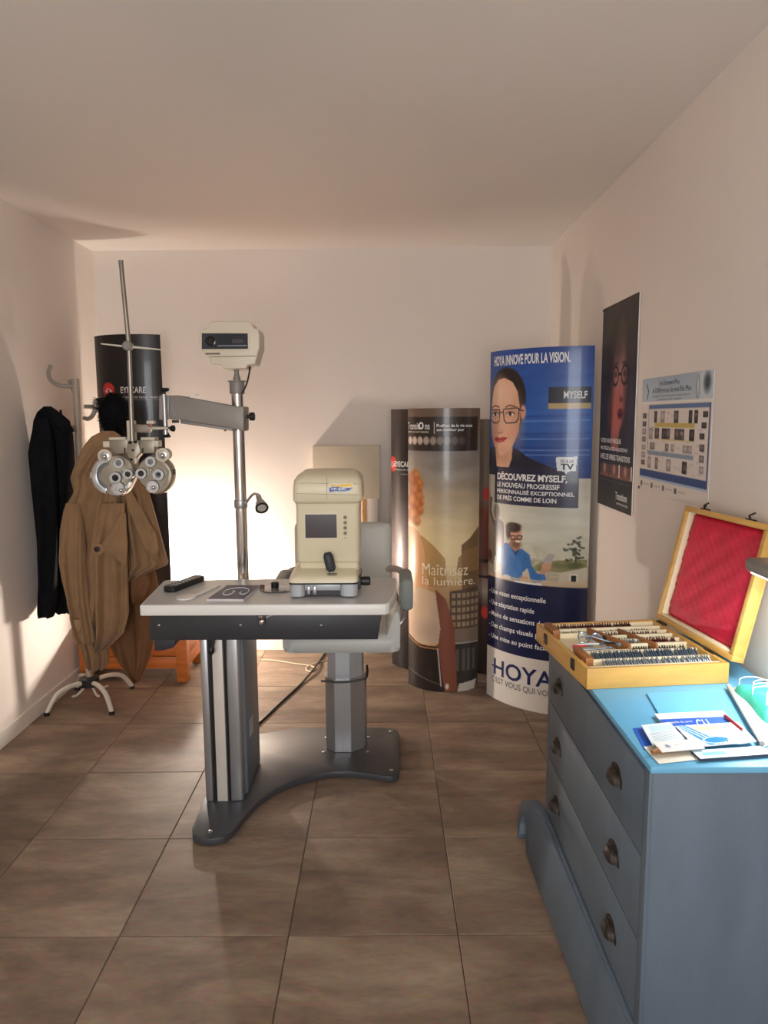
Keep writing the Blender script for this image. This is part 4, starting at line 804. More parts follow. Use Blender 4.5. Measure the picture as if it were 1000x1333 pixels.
# ------------------------------------------------------------------ posters on the right wall
def wall_sheet(name, label, y_far, y_near, z0, z1, box, paint, nx, ny, thick, tilt=0.):
    xw = XR-.0015
    def S(u, v, off=0.):
        u = np.asarray(u, float); v = np.asarray(v, float)
        return np.stack([np.full_like(u, xw-thick)-off-tilt*(1-v)*0, y_far+u*(y_near-y_far), z1-v*(z1-z0)], -1)
    t = thing(name, (xw, (y_far+y_near)/2, z0), label, 'poster')
    MB().box(xw-thick+.0004, xw, y_near, y_far, z0, z1).build('backing', mat('poster_card', (214, 208, 200), .6), t)
    sheet('print', t, S, nx, ny, box, paint, P_satin)
    return t, S
def p_dark(c):
    c.vgrad([(-1, (58, 50, 46)), (45, (52, 46, 44)), (75, (36, 34, 44)), (110, (22, 24, 38)), (130, (28, 30, 44)), (181, (40, 40, 42))]); c.blotch(3, 30, 30, 4)
    c.rect(0, 58, 100, 66, (34, 32, 34), .7); c.ell(12, 90, 16, 26, (26, 28, 50), .6, .8); c.ell(88, 90, 12, 30, (72, 66, 82), .7, .7); c.ell(8, 118, 30, 14, (26, 34, 34), .6, .7)
    c.ell(50, 70, 26, 44, (40, 32, 32), .3, .8)
    c.poly([(36, 100), (60, 104), (58, 128), (38, 128)], (150, 88, 74))
    c.ell(54, 72, 21, 40, (170, 104, 96), .12); c.ell(58, 50, 11, 22, (196, 160, 142), .8, .7); c.ell(44, 96, 14, 16, (190, 90, 74), .8, .6); c.ell(72, 76, 5, 30, (96, 58, 58), .7, .7)
    c.ell(45, 38, 28, 16, (54, 46, 42), .6, .75); c.ell(34, 72, 6, 30, (60, 42, 44), .7, .7)
    for ex in (44, 70): c.ringl(ex, 63, 9, 8, 2.6, (30, 24, 28)); c.ell(ex, 62, 5, 2.5, (70, 50, 50), .4); c.line([(ex-8, 53), (ex+7, 52)], 2, (70, 52, 48))
    c.line([(53, 62), (61, 62)], 2.6, (30, 24, 28)); c.line([(0, 64), (35, 62)], 3.5, (28, 24, 28)); c.line([(60, 64), (57, 80), (63, 83)], 2, (140, 74, 72)); c.ell(62, 84, 5, 2, (110, 50, 52), .5)
    c.ell(61, 96, 8, 4.6, (96, 34, 40), .2); c.ell(61, 97, 5, 1.6, (40, 18, 22), .4)
    for k, (x0, x1) in enumerate(((6, 34), (36, 62), (66, 95))): c.rect(x0, 141, x1, 150, (88+10*k, 66, 62)); c.ell((x0+x1)/2, 145, 4, 4.5, (170, 130, 116), .4); c.rect(x0, 150, x1, 152.5, (120, 80, 66))
    c.rect(62.5, 140, 65, 152, (226, 220, 212)); c.rect(95, 140, 97.5, 152, (226, 220, 212)); c.rect(5, 155, 96, 156.5, (70, 62, 60))
    c.line([(0, 0), (100, 0), (100, 180), (0, 180), (0, 0)], 1.6, (20, 18, 20))
PB = (0, 0, 100, 180)
DP, DS = wall_sheet('wall_poster', 'tall dark poster with a face in glasses on the right wall', 3.46, 2.98, 1.10, 2.005, PB, p_dark, 110, 200, .006)
for s, r in (('VOTRE VUE EST PRÉCIEUSE', (6, 117, 66, 122)), ('PROTÉGEZ-LA DÈS AUJOURD’HUI', (6, 124.5, 84, 129.5)), ('AVEC LES VERRES TRANSITIONS', (6, 132, 92, 137)), ('Transitions', (56, 164, 88, 170.5)), ('LIGHT INTELLIGENT LENSES', (60, 173, 90, 174.6))):
    lettering('lettering', s, r, DS, PB, M_lw, DP, off=.0008, weight=.015)
for y, z in ((3.452, 1.997), (2.988, 1.997)): MB().lathe((XR-.0075, y, z), (-1, 0, 0), [(0, .006), (.004, .005)], 10).build('pin', M_lens, DP)
def p_info(c):
    c.rect(-5, -5, 105, 75, (226, 216, 208)); c.vgrad([(-1, (166, 180, 194)), (15, (190, 200, 208))]); c.ell(92, 6, 9, 9, (214, 220, 226), .5); c.ell(93, 6, 4, 5, (70, 80, 92), .5); c.ringl(82, 8, 2, 6, .8, (120, 132, 146)); c.line([(8, 4), (11, 8), (9, 13)], 1, (60, 66, 80))
    c.rect(0, 15, 100, 16, (236, 230, 222)); c.rect(13, 17, 98, 19, (96, 120, 160)); c.rect(97, 17, 98.5, 63, (70, 92, 134)); c.rect(12.5, 17, 13.2, 47, (90, 110, 150)); c.rect(13, 45.5, 80, 48, (140, 156, 178)); c.rect(1, 58, 98, 62.5, (50, 76, 130)); c.rect(1, 62.5, 98, 64, (170, 190, 214))
    c.rect(24, 28, 80, 30.5, (206, 180, 96)); c.line([(24, 29), (24, 38), (80, 38), (80, 29)], .7, (214, 196, 130))
    rg = np.random.RandomState(11)
    def cell(x, y, w_, h): col = rg.choice([40, 70, 110, 150]); c.rect(x, y, x+w_, y+h, (col, col*.94, col*.92)); c.ell(x+w_*.5, y+h*.45, w_*.3, h*.3, (min(255, col+70), col+50, col+44), .4, .8)
    for y, h, xs_ in ((20.5, 7, (22, 32, 52, 72, 79)), (31, 6.5, (24, 35, 41, 54, 61, 74)), (40, 5, (17, 41, 50, 66, 73)), (49.5, 7, (14, 26, 44, 66)), (31, 7, (14.5,))):
        for x in xs_: cell(x, y, rg.uniform(4.5, 7.5), h)
    for k in range(7): cell(2.5, 22+k*5, 6.5, 3.4)
    for k in range(6): cell(86+rg.uniform(0, 4), 21+k*6, 5.5, 3.6)
    for k in range(60): x, y = rg.uniform(14, 92), rg.uniform(20, 57); c.line([(x, y), (x+rg.uniform(2, 5), y)], .5, (176, 160, 150), .7)
    for k in range(4): c.rect(3+k*18, 66, 6+k*18, 69, (90, 90, 96)); c.rect(8+k*18, 67, 18+k*18, 68, (180, 172, 166))
IB = (0, 0, 100, 72)
IP, IS = wall_sheet('wall_poster', 'white information chart with rows of small pictures and grey heading on the wall', 2.912, 2.285, 1.22, 1.655, IB, p_info, 170, 110, .003)
for s, r in (('Les Derniers Plus', (28, 2.2, 58, 5.2)), ('& Différences de nos Pas Plus', (18, 6.4, 74, 9.6)), ('une gamme de verres pour chaque besoin', (18, 11, 72, 12.3)), ('confort et vision', (26, 13, 62, 14.2))):
    lettering('lettering', s, r, IS, IB, mat('printed_slate', (84, 96, 114), .5, var=.01), IP, off=.0008, weight=.0)
for y, z in ((2.905, 1.228), (2.295, 1.228)): MB().lathe((XR-.0045, y, z), (-1, 0, 0), [(0, .006), (.004, .005)], 10).build('pin', M_lens, IP)

# ------------------------------------------------------------------ panel and plank at the back wall
a, b = atY(407, 580, 4.55), atY(495, 649, 4.55)
wp = thing('wall_panel', ((a[0]+b[0])/2, 4.57, b[2]), 'plain cream rectangular panel fixed on the back wall', 'panel')
MB().box(a[0], b[0], 4.535, yback(a[0])-.002, b[2], a[2]).build('panel', mat('cream_panel', (216, 202, 178), .55, var=.012), wp, bevel=.004)
pk = thing('white_plank', (-.09, 4.57, .6), 'white laminated plank with raw orange wood edge below the cream panel', 'plank')
a, b = atY(472, 650, 4.56), atY(492, 650, 4.56)
MB().box(a[0]+.022, b[0], 4.56, yback(a[0])-.002, .077, 1.012).build('board', mat('white_laminate', (232, 222, 212), .45, var=.01), pk, bevel=.001)
MB().box(a[0], a[0]+.022, 4.558, yback(a[0])-.002, .077, 1.012).build('raw_edge', mat('raw_pine_edge', (206, 150, 84), .6, var=.06), pk)

# ------------------------------------------------------------------ cables on the floor
def cable(name, pts, r, m, label):
    mb = MB().tube(spline(pts, 7), r, 8); return tag(mb.build(name, m), label, 'cable')
f = lambda x, y, z=.006: tuple(atz(x, y, z))
cable('black_cable', [f(326, 950), f(342, 937), f(365, 915), f(390, 892), f(400, 881, .012), f(406, 874, .016), f(412, 866, .016), f(419, 856), f(428, 842), f(436, 834)], .006, M_blk, 'black power cable running across the floor behind the table leg')
cable('white_cable', [f(340, 859, .004), f(360, 860, .004), f(385, 864, .004), f(402, 866, .004), f(411, 870, .004), f(405, 874, .004), f(399, 872, .004), f(401, 867, .008), f(415, 862, .004), f(432, 858, .004)], .0035, mat('ivory_cable', (222, 206, 180), .5), 'thin white cable with small loop on the floor under the chair')
# ------------------------------------------------------------------ blue chest of drawers
M_blue = mat('blue_grey_paint', (88, 102, 115), .5, var=.05, scale=5, stretch=(3, 3, .6), bump=.08, bscale=50)
M_bluet = mat('lamplit_blue_top', (104, 172, 208), .42, var=.03, scale=4)  # sky-blue top, colour raised to carry part of the desk lamp's light
M_rust = mat('rusty_bronze', (58, 50, 44), .5, metal=.5, var=.3, scale=60)
DX, DY0, DY1, DZ = .54, 1.395, 2.30, .803
dr = thing('chest_of_drawers', (.78, 1.85, 0), 'blue-grey painted chest of drawers with bronze cup handles against the right wall', 'chest of drawers')
MB().box(DX+.004, XR-.015, DY0+.004, DY1-.004, .06, DZ-.014).build('carcass', M_blue, dr, bevel=.003)
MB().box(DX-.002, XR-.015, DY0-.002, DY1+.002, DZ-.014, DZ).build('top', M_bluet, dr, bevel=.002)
for z0, z1 in ((.592, .776), (.397, .584), (.202, .389)):
    d = MB().box(DX-.0035, DX+.012, DY0+.031, DY1-.031, z0-.002, z1+.002).build('drawer', M_blue, dr, bevel=.0015)
    zc = (z0+z1)/2-.002
    for yc in (1.594, 2.15):
        fr = [[(DX-.003-dx, yc+.034*math.cos(a)*k, zc-.012+.03*math.sin(a)*k) for a in np.linspace(0, math.pi, 13)] for k, dx in ((1, 0), (.98, .008), (.85, .016), (.5, .021), (.1, .022))]
        mb = MB(); n = 13
        for i in range(4): mb.add(fr[i]+fr[i+1], [(j, j+1, n+j+1, n+j) for j in range(n-1)])
        mb.prism([(DX-.0035, yc+.04*math.cos(a), zc-.008+.036*math.sin(a)) for a in np.linspace(-.25, math.pi+.25, 15)], (-.002, 0, 0))
        mb.build('cup_handle', M_rust, d, angle=1.)
MB().box(DX-.0035, DX+.005, DY0, DY0+.03, .19, DZ-.014).build('front_stile', M_blue, dr, bevel=.002)
MB().box(DX-.0035, DX+.005, DY1-.03, DY1, .19, DZ-.014).build('front_stile', M_blue, dr, bevel=.002)
curl = [(1.33, .185), (2.26, .19), (2.34, .188), (2.40, .172), (2.445, .14), (2.46, .10), (2.452, .06), (2.43, .03), (2.41, .016), (2.402, .04), (2.412, .075), (2.405, .105), (2.385, .118), (2.362, .11), (2.345, .08), (2.335, .04), (2.32, .012), (1.33, .012)]
pts = [(DX-.002, y, z) for y, z in curl]
mb = MB(); outer = [(DX-.010-.024*min(1, max(0, (.19-z)/.17))-.04*min(1, max(0, (y-2.2)/.18)), y, z) for y, z in curl]
n = len(pts); mb.add(pts+outer, [tuple(range(n)), tuple(range(2*n-1, n-1, -1))]+[(i, (i+1) % n, n+(i+1) % n, n+i) for i in range(n)])
mb.build('scroll_skirt', M_blue, dr, bevel=.003)
MB().box(DX-.012, DX+.0, DY0-.03, DY1, .185, .197).build('skirt_moulding', M_blue, dr, bevel=.003)
for y in (1.42, 2.24): MB().box(DX+.01, DX+.06, y, y+.05, 0, .07).build('foot_block', M_blue, dr, bevel=.003)
MB().box(XR-.08, XR-.03, 1.42, 1.47, 0, .07).box(XR-.08, XR-.03, 2.2, 2.25, 0, .07).build('foot_block', M_blue, dr)

# ------------------------------------------------------------------ trial lens case
M_pine = mat('varnished_pine', (208, 160, 82), .4, var=.06, scale=5, stretch=(1, 1, 6), bump=.05, bscale=40)
M_pined = mat('brown_wood_strip', (150, 96, 52), .45, var=.08, scale=8)
M_tray = mat('cream_tray', (236, 222, 186), .55, var=.02)
M_red = mat('red_quilted_satin', (206, 10, 58), .55, var=.08, scale=14, bump=.3, bscale=45)
CW, CD, CHH, CR = .392, .425, .056, math.radians(6.0)
CO = np.array([.524, 1.815, DZ+.0005])
tcse = thing('trial_lens_case', tuple(CO), 'open pine trial lens case with red lined lid on the blue chest', 'lens case', rotz=CR)
TLZ = .0
def lo(x, y, z=0.): return np.array([CO[0]+x*math.cos(CR)-y*math.sin(CR), CO[1]+x*math.sin(CR)+y*math.cos(CR), CO[2]+z+TLZ])
B = lambda *a: MB().box(*a)
t_ = .012
for a in ((0, CW, 0, t_), (0, CW, CD-t_, CD), (0, t_, t_, CD-t_), (CW-t_, CW, t_, CD-t_)):
    B(*a, 0, CHH).build('case_side', M_pine, tcse, bevel=.0015, local=True)
B(t_, CW-t_, t_, CD-t_, .002, .036).build('case_bottom', M_tray, tcse, local=True)
rows = [(.395, .035, .30, 34, 'r', 1), (.348, .04, .335, 36, 'k', .75), (.306, .185, .345, 20, 'r', .9), (.268, .20, .352, 18, 'k', .75), (.226, .205, .36, 24, 'gr', 1), (.183, .215, .365, 20, 'k', .75), (.128, .07, .37, 44, 'b', 1), (.062, .075, .378, 46, 'g', 1)]
for (yr, xa, xb, nn_, cc, sz) in rows:
    B(t_ if xa < .1 else xa-.012, CW-t_, yr+.014, yr+.024, .036, .052).build('row_divider', M_tray, tcse, bevel=.001, local=True)
B(t_, CW-t_, .018, .032, .036, .052).build('row_divider', M_tray, tcse, bevel=.001, local=True)
B(.018, .04, .055, .155, .036, .066).build('wood_retainer', M_pined, tcse, bevel=.003, local=True)
B(.016, .038, .31, .40, .036, .066).build('wood_retainer', M_pined, tcse, bevel=.003, local=True)
MB().prism([(.125, .325, .03), (.135, .33, .03), (.195, .165, .03), (.185, .16, .03)], (0, 0, .036)).build('wood_divider', M_pined, tcse, bevel=.002, local=True)
MB().prism([(.222, .325, .03), (.23, .327, .03), (.278, .17, .03), (.27, .168, .03)], (0, 0, .031)).build('wood_divider', M_pined, tcse, bevel=.002, local=True)
B(.03, .19, .153, .163, .024, .05).build('tray_wall', M_tray, tcse, local=True)
B(.03, .14, .325, .333, .024, .05).build('tray_wall', M_tray, tcse, local=True)
for y in (.10, .33): B(-.004, .004, y-.012, y+.012, .02, .05).build('catch_plate', M_rust, tcse, bevel=.001, local=True)
# lid leaning back against the wall: local axes e (up the lid), g (towards the back of the lid)
LA = math.radians(77); LL, LT = .375, .036
def lid(u, y, d): return (CW+.004+u*math.cos(LA)+d*math.sin(LA), y, CHH+.004+u*math.sin(LA)-d*math.cos(LA))
def lidbox(name, u0, u1, y0, y1, d0, d1, m, par, bev=.0015):
    vs = [lid(u, y, d) for d in (d0, d1) for u, y in ((u0, y0), (u1, y0), (u1, y1), (u0, y1))]
    return MB().add(vs, [(0, 3, 2, 1), (4, 5, 6, 7), (0, 1, 5, 4), (1, 2, 6, 5), (2, 3, 7, 6), (3, 0, 4, 7)]).build(name, m, par, bevel=bev, local=True)
ld = lidbox('lid', 0, LL, 0, CD, LT-.006, LT, M_pine, tcse)
for a in ((0, .016, 0, CD), (LL-.016, LL, 0, CD), (.016, LL-.016, 0, .016), (.016, LL-.016, CD-.016, CD)):
    lidbox('lid_rim', *a, 0, LT-.006, M_pine, ld)
for a in ((.016, .024, .016, CD-.016), (.024, LL-.016, .016, .022), (.024, LL-.016, CD-.022, CD-.016)):
    lidbox('lid_bead', *a, .006, LT-.006, M_tray, ld, .001)
# padded lining: gently quilted grid
nu, nv = 46, 52; vs = []; fs = []
for i in range(nu+1):
    for j in range(nv+1):
        u, y = .024+(LL-.042)*i/nu, .022+(CD-.044)*j/nv
        e = min(i, nu-i, j, nv-j); d = .022-.006*min(1, e/5)-.0016*math.sin(i*1.9+.4*math.sin(j*.35))*math.sin(j*1.3+.3*i)-.001*math.sin(i*.6+j*.45)
        if i in (0, nu) or j in (0, nv): d = LT-.006
        vs.append(lid(u, y, d))
for i in range(nu):
    for j in range(nv): k = i*(nv+1)+j; fs.append((k, k+1, k+nv+2, k+nv+1))
MB().add(vs, fs).build('red_lining', M_red, ld, angle=3.2, local=True)
for y in (.10, .33):
    lp = [lid(LL+.002, y, .012), lid(LL+.012, y+.004, .008), lid(LL+.018, y-.02, .0), lid(LL+.022, y-.035, -.004)]
    MB().tube(spline(lp, 4), .0028, 8).build('lid_catch', M_rust, ld, local=True)
    MB().add([lid(LL+.0005+h, y+a, b) for h in (0, .004) for a, b in ((-.014, .004), (.014, .004), (.014, .022), (-.014, .022))], [(0, 3, 2, 1), (4, 5, 6, 7), (0, 1, 5, 4), (1, 2, 6, 5), (2, 3, 7, 6), (3, 0, 4, 7)]).build('catch_plate', M_rust, ld, local=True)
for y in (.07, .35): B(CW-.006, CW+.006, y, y+.05, CHH-.001, CHH+.004).build('hinge', M_rust, tcse, bevel=.0005, local=True)
# trial lenses, each one on its own
RIM = {'r': (mat('rim_dark_red', (104, 34, 38), .4, metal=.2), 'dark red rimmed'), 'k': (mat('rim_black', (44, 44, 52), .4, metal=.3), 'small black rimmed'),
       'b': (mat('rim_steel_blue', (104, 122, 144), .3, metal=.5), 'steel blue rimmed'), 'g': (mat('rim_pale_grey', (172, 178, 186), .3, metal=.5), 'pale grey rimmed')}
LM = {}
for cc in 'rkbg':
    mb = MB(); r = .0185; n = 12
    mb.ring([[(x, r*k*math.cos(a), r*k*math.sin(a)) for a in np.linspace(0, 2*math.pi, n, endpoint=False)] for x, k in ((-.0004, .8), (-.0009, 1), (.0009, 1), (.0004, .8))])
    mb.box(-.0008, .0008, -.0035, .0035, r*.98, r+.006)
    o = mb.build('trial_lens', RIM[cc][0], None, smooth=False); LM[cc] = o.data; bpy.data.objects.remove(o)
where = ['in farthest row of lens case', 'in second row from far side of lens case', 'in short third row of lens case', 'in row before the short red row',
         'in mixed row beside the wood divider', 'in third row from front of lens case', 'in long second row from front of case', 'in front row of the lens case']
for (yr, xa, xb, nn_, cc, sz), wr in zip(rows, where):
    for k in range(nn_):
        if random.random() < .04: continue
        c1 = cc if len(cc) == 1 else (cc[0] if k < nn_*.4 else cc[1])
        o = bpy.data.objects.new('trial_lens', LM[c1]); COL.objects.link(o)
        o.location = lo(xa+(xb-xa)*k/(nn_-1), yr, .0352-.004*(1-sz)*4 + random.uniform(-.0008, .0008)); o.scale = (1, sz, sz)
        o.rotation_euler = (0, random.uniform(-.38, -.2), CR)
        tag(o, RIM[c1][1]+' trial lens '+wr, 'lens', 'trial lenses in the wooden case')
# loose tools in the tray of the case
TLZ = .011
M_tool = mat('bluish_steel', (150, 166, 184), .25, metal=.8, var=.08)
def tool(name, pts, r, m, label, extra=None):
    t = thing(name, tuple(lo(pts[0][0], pts[0][1], pts[0][2])), label, 'tool', 'loose tools in the lens case')
    MB().tube(spline([lo(*p) for p in pts], 4), r, 8).build('shaft', m, t)
    if extra: extra(t)
    return t
def rims(t):
    for c in ((.085, .245, .05), (.118, .225, .052)):
        MB().tube([lo(c[0]+.016*math.cos(a), c[1]+.013*math.sin(a), c[2]+.012*math.sin(a)) for a in np.linspace(0, 2*math.pi, 20)], .0022, 6).build('rim', M_tool, t)
tool('spectacle_tester', [(.07, .25, .05), (.10, .235, .058), (.135, .215, .05), (.16, .20, .046)], .0026, M_tool, 'metal trial spectacle frame lying in the tray of the lens case', rims)
def hd(x, y, z, m, sc): return lambda t: MB().ball(lo(x, y, z), .007, 10, sc).build('head', m, t)
tool('cross_cylinder', [(.055, .22, .038), (.09, .205, .044), (.115, .195, .046)], .0022, M_wp, 'white handled cross cylinder in the tray of the lens case', hd(.12, .193, .046, M_tool, (1.4, 1.4, .4)))
tool('red_screwdriver', [(.042, .222, .034), (.07, .212, .036), (.085, .205, .038)], .0035, mat('red_plastic', (190, 40, 50), .4), 'small red handled screwdriver in the tray of the lens case', hd(.088, .204, .038, M_tool, (1.5, .5, .5)))
tool('steel_clip', [(.10, .265, .04), (.125, .25, .055), (.14, .24, .05)], .003, M_tool, 'bent steel clip leaning on the frame in the lens case', hd(.145, .238, .05, M_blk, (1, 1, 1)))
tool('dark_clip', [(.12, .205, .04), (.145, .19, .05), (.165, .185, .046)], .003, M_lens, 'black clip with steel tip in the tray of the lens case', hd(.168, .184, .046, M_tool, (1, 1, 1)))
tool('grey_caliper', [(.05, .19, .034), (.085, .18, .036), (.13, .175, .04)], .0026, M_tool, 'thin grey calliper at the front of the lens case tray', hd(.135, .174, .042, M_tool, (1.6, .6, .6)))

# ------------------------------------------------------------------ papers on the chest
def paper(name, px, z, h, m, label, cat='leaflet', group=None):
    pts = [atz(x, y, z+h) for x, y in px]; c = np.mean(pts, 0)
    t = thing(name, (c[0], c[1], z), label, cat, group)
    MB().prism([(p[0], p[1], z) for p in pts], (0, 0, h)).build('sheets', m, t)
    def S(u, v, off=0.):
        u = np.asarray(u, float)[..., None]; v = np.asarray(v, float)[..., None]; a, b, c_, d = [np.array([p[0], p[1], z+h]) for p in pts]
        return (a*(1-u)+b*u)*(1-v)+(d*(1-u)+c_*u)*v+np.array([0, 0, 1.])*(off+.0002)
    return t, S
UB = (0, 0, 100, 100)
P_mat = print_mat('leaflet_print', .35)
M_cy = mat('sky_blue_card', (104, 184, 224), .45, var=.015); M_cy2 = mat('bright_blue_card', (24, 96, 200), .4, var=.02); M_pw = mat('white_paper', (232, 234, 234), .55, var=.01)
zt = DZ+.0004
paper('blue_folder', [(842, 902), (940, 897), (962, 940), (868, 946)], zt, .004, M_cy, 'sky blue cardboard folder lying in front of the lens case', 'folder')
paper('blue_leaflet', [(824, 948), (842, 946), (862, 970), (839, 976)], zt, .0012, M_cy2, 'small bright blue leaflet at the drawer edge of the chest')
paper('cream_paper', [(838, 972), (862, 968), (940, 985), (858, 994)], zt+.0014, .001, mat('cream_paper', (228, 222, 204), .6, var=.02), 'cream sheet of paper lying at the front edge of the chest', 'paper')
t, S = paper('guide_booklet', [(852, 929), (942, 925), (962, 952), (876, 957)], zt+.0045, .004, M_pw, 'white booklet with blue band and the letters GU', 'booklet')
def p_gu(c): c.rect(0, 0, 100, 100, (232, 236, 240)); c.rect(0, 28, 100, 92, (30, 92, 190)); c.rect(62, 28, 100, 92, (70, 116, 200), .6)
sheet('cover', t, S, 40, 30, UB, p_gu, P_mat); lettering('lettering', 'GU', (48, 38, 66, 84), S, UB, M_lw, t, off=.0004); lettering('lettering', 'guide du port', (12, 40, 44, 52), S, UB, M_lw, t, off=.0004); lettering('lettering', 'de lentilles', (12, 60, 40, 72), S, UB, M_lw, t, off=.0004)
t, S = paper('text_leaflet', [(835, 944), (872, 940), (892, 962), (850, 970)], zt+.009, .002, M_pw, 'white leaflet covered with grey text lines next to the booklet')
def p_tx(c):
    c.rect(0, 0, 100, 100, (226, 234, 238)); c.rect(18, 10, 96, 40, (196, 220, 230))
    for k in range(7): c.line([(12, 48+k*7), (88-5*(k % 3), 46+k*7)], 2.2, (150, 164, 176))
sheet('cover', t, S, 40, 40, UB, p_tx, P_mat)
t, S = paper('contact_lens_leaflet', [(880, 945), (962, 940), (985, 965), (905, 972)], zt+.0115, .002, M_pw, 'glossy leaflet with blue waves and a peach coloured photo')
def p_wv(c):
    c.rect(0, 0, 100, 100, (232, 234, 236)); c.ell(48, 20, 34, 16, (226, 190, 160), .4); c.poly([(0, 0), (14, 0), (50, 100), (24, 100)], (40, 140, 196)); c.line([(2, 0), (36, 100)], 2.2, (232, 240, 246)); c.line([(8, 0), (44, 100)], 2.2, (232, 240, 246)); c.ell(42, 78, 22, 16, (36, 136, 200), .1); c.ringl(42, 78, 21, 15, 2.5, (236, 240, 244)); c.rect(62, 44, 100, 60, (216, 160, 160), .6); c.line([(20, 46), (98, 42)], 2, (190, 190, 196))
sheet('cover', t, S, 60, 40, UB, p_wv, P_mat)
t, S = paper('appointment_card', [(850, 966), (905, 962), (918, 974), (862, 979)], zt+.014, .0012, M_pw, 'white card with one printed grey mark between leaflets', 'card')
sheet('cover', t, S, 24, 16, UB, lambda c: (c.rect(0, 0, 100, 100, (236, 232, 228)), c.ell(24, 50, 5, 16, (120, 140, 160), .3), c.line([(40, 44), (90, 40)], 3, (190, 190, 190))), P_mat)
t, S = paper('pale_blue_booklet', [(900, 977), (990, 971), (1010, 981), (912, 988)], zt+.0025, .006, mat('dark_spine', (52, 60, 76), .5), 'pale blue booklet with dark edge at the front of the chest', 'booklet')
sheet('cover', t, S, 40, 14, UB, lambda c: (c.rect(0, 0, 100, 100, (214, 236, 244)), c.rect(10, 30, 40, 70, (140, 200, 230)), c.rect(78, 20, 86, 80, (150, 170, 180))), P_mat)
rp = thing('red_pen', tuple(atz(955, 943, zt+.012)), 'dark red pen lying beside the booklets', 'pen')
MB().tube([atz(944, 932, zt+.014), atz(967, 951, zt+.014)], .004, 10).build('barrel', mat('dark_red_plastic', (150, 26, 40), .35), rp)
MB().tube([atz(967, 951, zt+.014), atz(970, 953.5, zt+.013)], [.004, .0012], 10).build('tip', M_chrome, rp)
wl = thing('white_cord_loop', tuple(atz(962, 965, zt+.016)), 'looped white cord lying on the leaflets', 'cord')
MB().tube(spline([atz(962+14*math.cos(a), 963+5*math.sin(a), zt+.0165) for a in np.linspace(0, 5.6, 14)], 3), .0013, 6).build('cord', M_wp, wl)
ws = thing('wooden_brush', tuple(atz(862, 978, zt+.01)), 'short brown wooden brush under the leaflets', 'brush')
MB().tube([atz(849, 979, zt+.010), atz(856, 977, zt+.010), atz(866, 977, zt+.009), atz(905, 974, zt+.009)], [.004, .006, .005, .0022], 8).build('handle', M_pined, ws)

# ------------------------------------------------------------------ pack of mint masks beside the case
mk = thing('mask_pack', tuple(atz(985, 925, zt)), 'crumpled clear pack of mint green masks with white ear loops', 'mask pack')
M_mint = mat('mint_fabric', (70, 200, 170), .6, var=.08, scale=20, bump=.3, bscale=60); M_wrap = mat('clear_wrap', (236, 244, 242), .12, var=.03, trans=.8, bump=.5, bscale=40)
def mound(name, c, hx, hy, h, m, seed, amp, par, rot=0.):
    rg = np.random.RandomState(seed); n = 30; vs = []; fs = []; q = rg.uniform(0, 6, 6)
    for i in range(n+1):
        for j in range(n+1):
            u, v = 2*i/n-1, 2*j/n-1; e = max(0, 1-max(abs(u), abs(v))**4)
            z = h*e**.6+amp*e*(math.sin(5*u+3*v+q[0])+.6*math.sin(9*v-4*u+q[1])+.5*math.sin(13*u+q[2])*math.cos(7*v+q[3]))
            x, y = hx*u*(1+.05*math.sin(4*v+q[4])), hy*v*(1+.05*math.sin(5*u+q[5]))
            vs.append((c[0]+x*math.cos(rot)-y*math.sin(rot), c[1]+x*math.sin(rot)+y*math.cos(rot), max(zt+.0036, zt+.0036+z)))
    for i in range(n):
        for j in range(n): k = i*(n+1)+j; fs.append((k, k+n+1, k+n+2, k+1))
    fs.append(tuple([i*(n+1) for i in range(n+1)]+[n*(n+1)+j for j in range(1, n+1)]+[i*(n+1)+n for i in range(n-1, -1, -1)]+[j for j in range(n-1, 0, -1)]))
    return MB().add(vs, fs).build(name, m, par, angle=1.4)
mound('masks', (.945, 1.69, 0), .055, .10, .035, M_mint, 4, .003, mk, -.12)
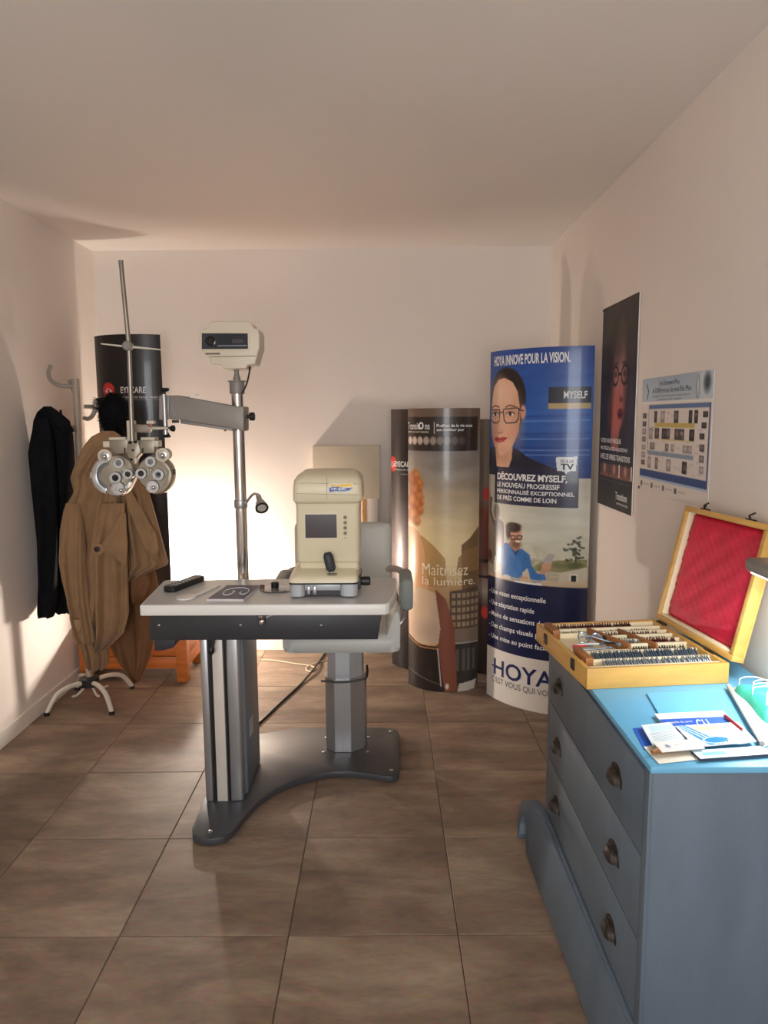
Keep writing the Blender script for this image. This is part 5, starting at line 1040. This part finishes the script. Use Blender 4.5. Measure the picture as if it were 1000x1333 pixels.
for k in range(7):
    cx, cy = .925+.012*(k % 3), 1.62+.022*k
    MB().tube(spline([(cx-.035, cy, zt+.036), (cx-.02, cy+.02, zt+.046), (cx+.02, cy+.018, zt+.048), (cx+.04, cy-.01, zt+.042), (cx+.02, cy-.025, zt+.044)], 5), .0014, 6).build('ear_loop', M_wp, mk)
gb = thing('grey_tray', tuple(atz(975, 935, zt)), 'shallow grey cardboard tray beside the mask pack', 'tray')
M_gc = mat('grey_card', (176, 176, 168), .6, var=.03)
a, b, c_, d = [atz(x, y, zt) for x, y in ((948, 898), (968, 893), (1030, 960), (992, 975))]
MB().prism([(p[0], p[1], zt+.0002) for p in (a, b, c_, d)], (0, 0, .003)).build('tray_floor', M_gc, gb)
MB().tube([a+np.array([0, 0, .012]), d+np.array([0, 0, .012])], .006, 6).build('tray_edge', M_gc, gb)

# ------------------------------------------------------------------ desk lamp reaching over the chest
dl = thing('desk_lamp', (.955, 1.44, DZ), 'grey bar shaped desk lamp reaching over the chest of drawers', 'lamp')
M_lg = mat('satin_grey_metal', (150, 148, 142), .35, metal=.4, var=.02)
MB().lathe((.955, 1.46, DZ), (0, 0, 1), [(0, .052), (.012, .052), (.016, .04), (.018, .01)], 26).build('base', M_lg, dl)
MB().tube(spline([(.955, 1.46, DZ+.01), (.96, 1.455, 1.0), (.955, 1.45, 1.13), (.94, 1.45, 1.158)], 5), .008, 12).build('stem', M_lg, dl)
fr = [[(.915+x, y, 1.150+z) for x, z, _ in rrect(0, 0, .032*k, .017*k, 0, .012*k, 4)] for y, k in ((1.39, .7), (1.395, 1), (1.742, 1), (1.752, .85), (1.756, .5))]
MB().ring(fr).build('head', M_lg, dl)
MB().box(.893, .937, 1.41, 1.735, 1.130, 1.1335).build('light_strip', mat('led_strip', (250, 252, 255), .4, emit=((.9, .97, 1.), 6.)), dl)
al = area_light('desk_lamp_light', (.915, 1.573, 1.128), (0, 0, 0), .036, 0.31, 3.4, (.9, .97, 1.0)); al.parent = dl; al.location = (.915-.955, 1.573-1.44, 1.128-DZ)
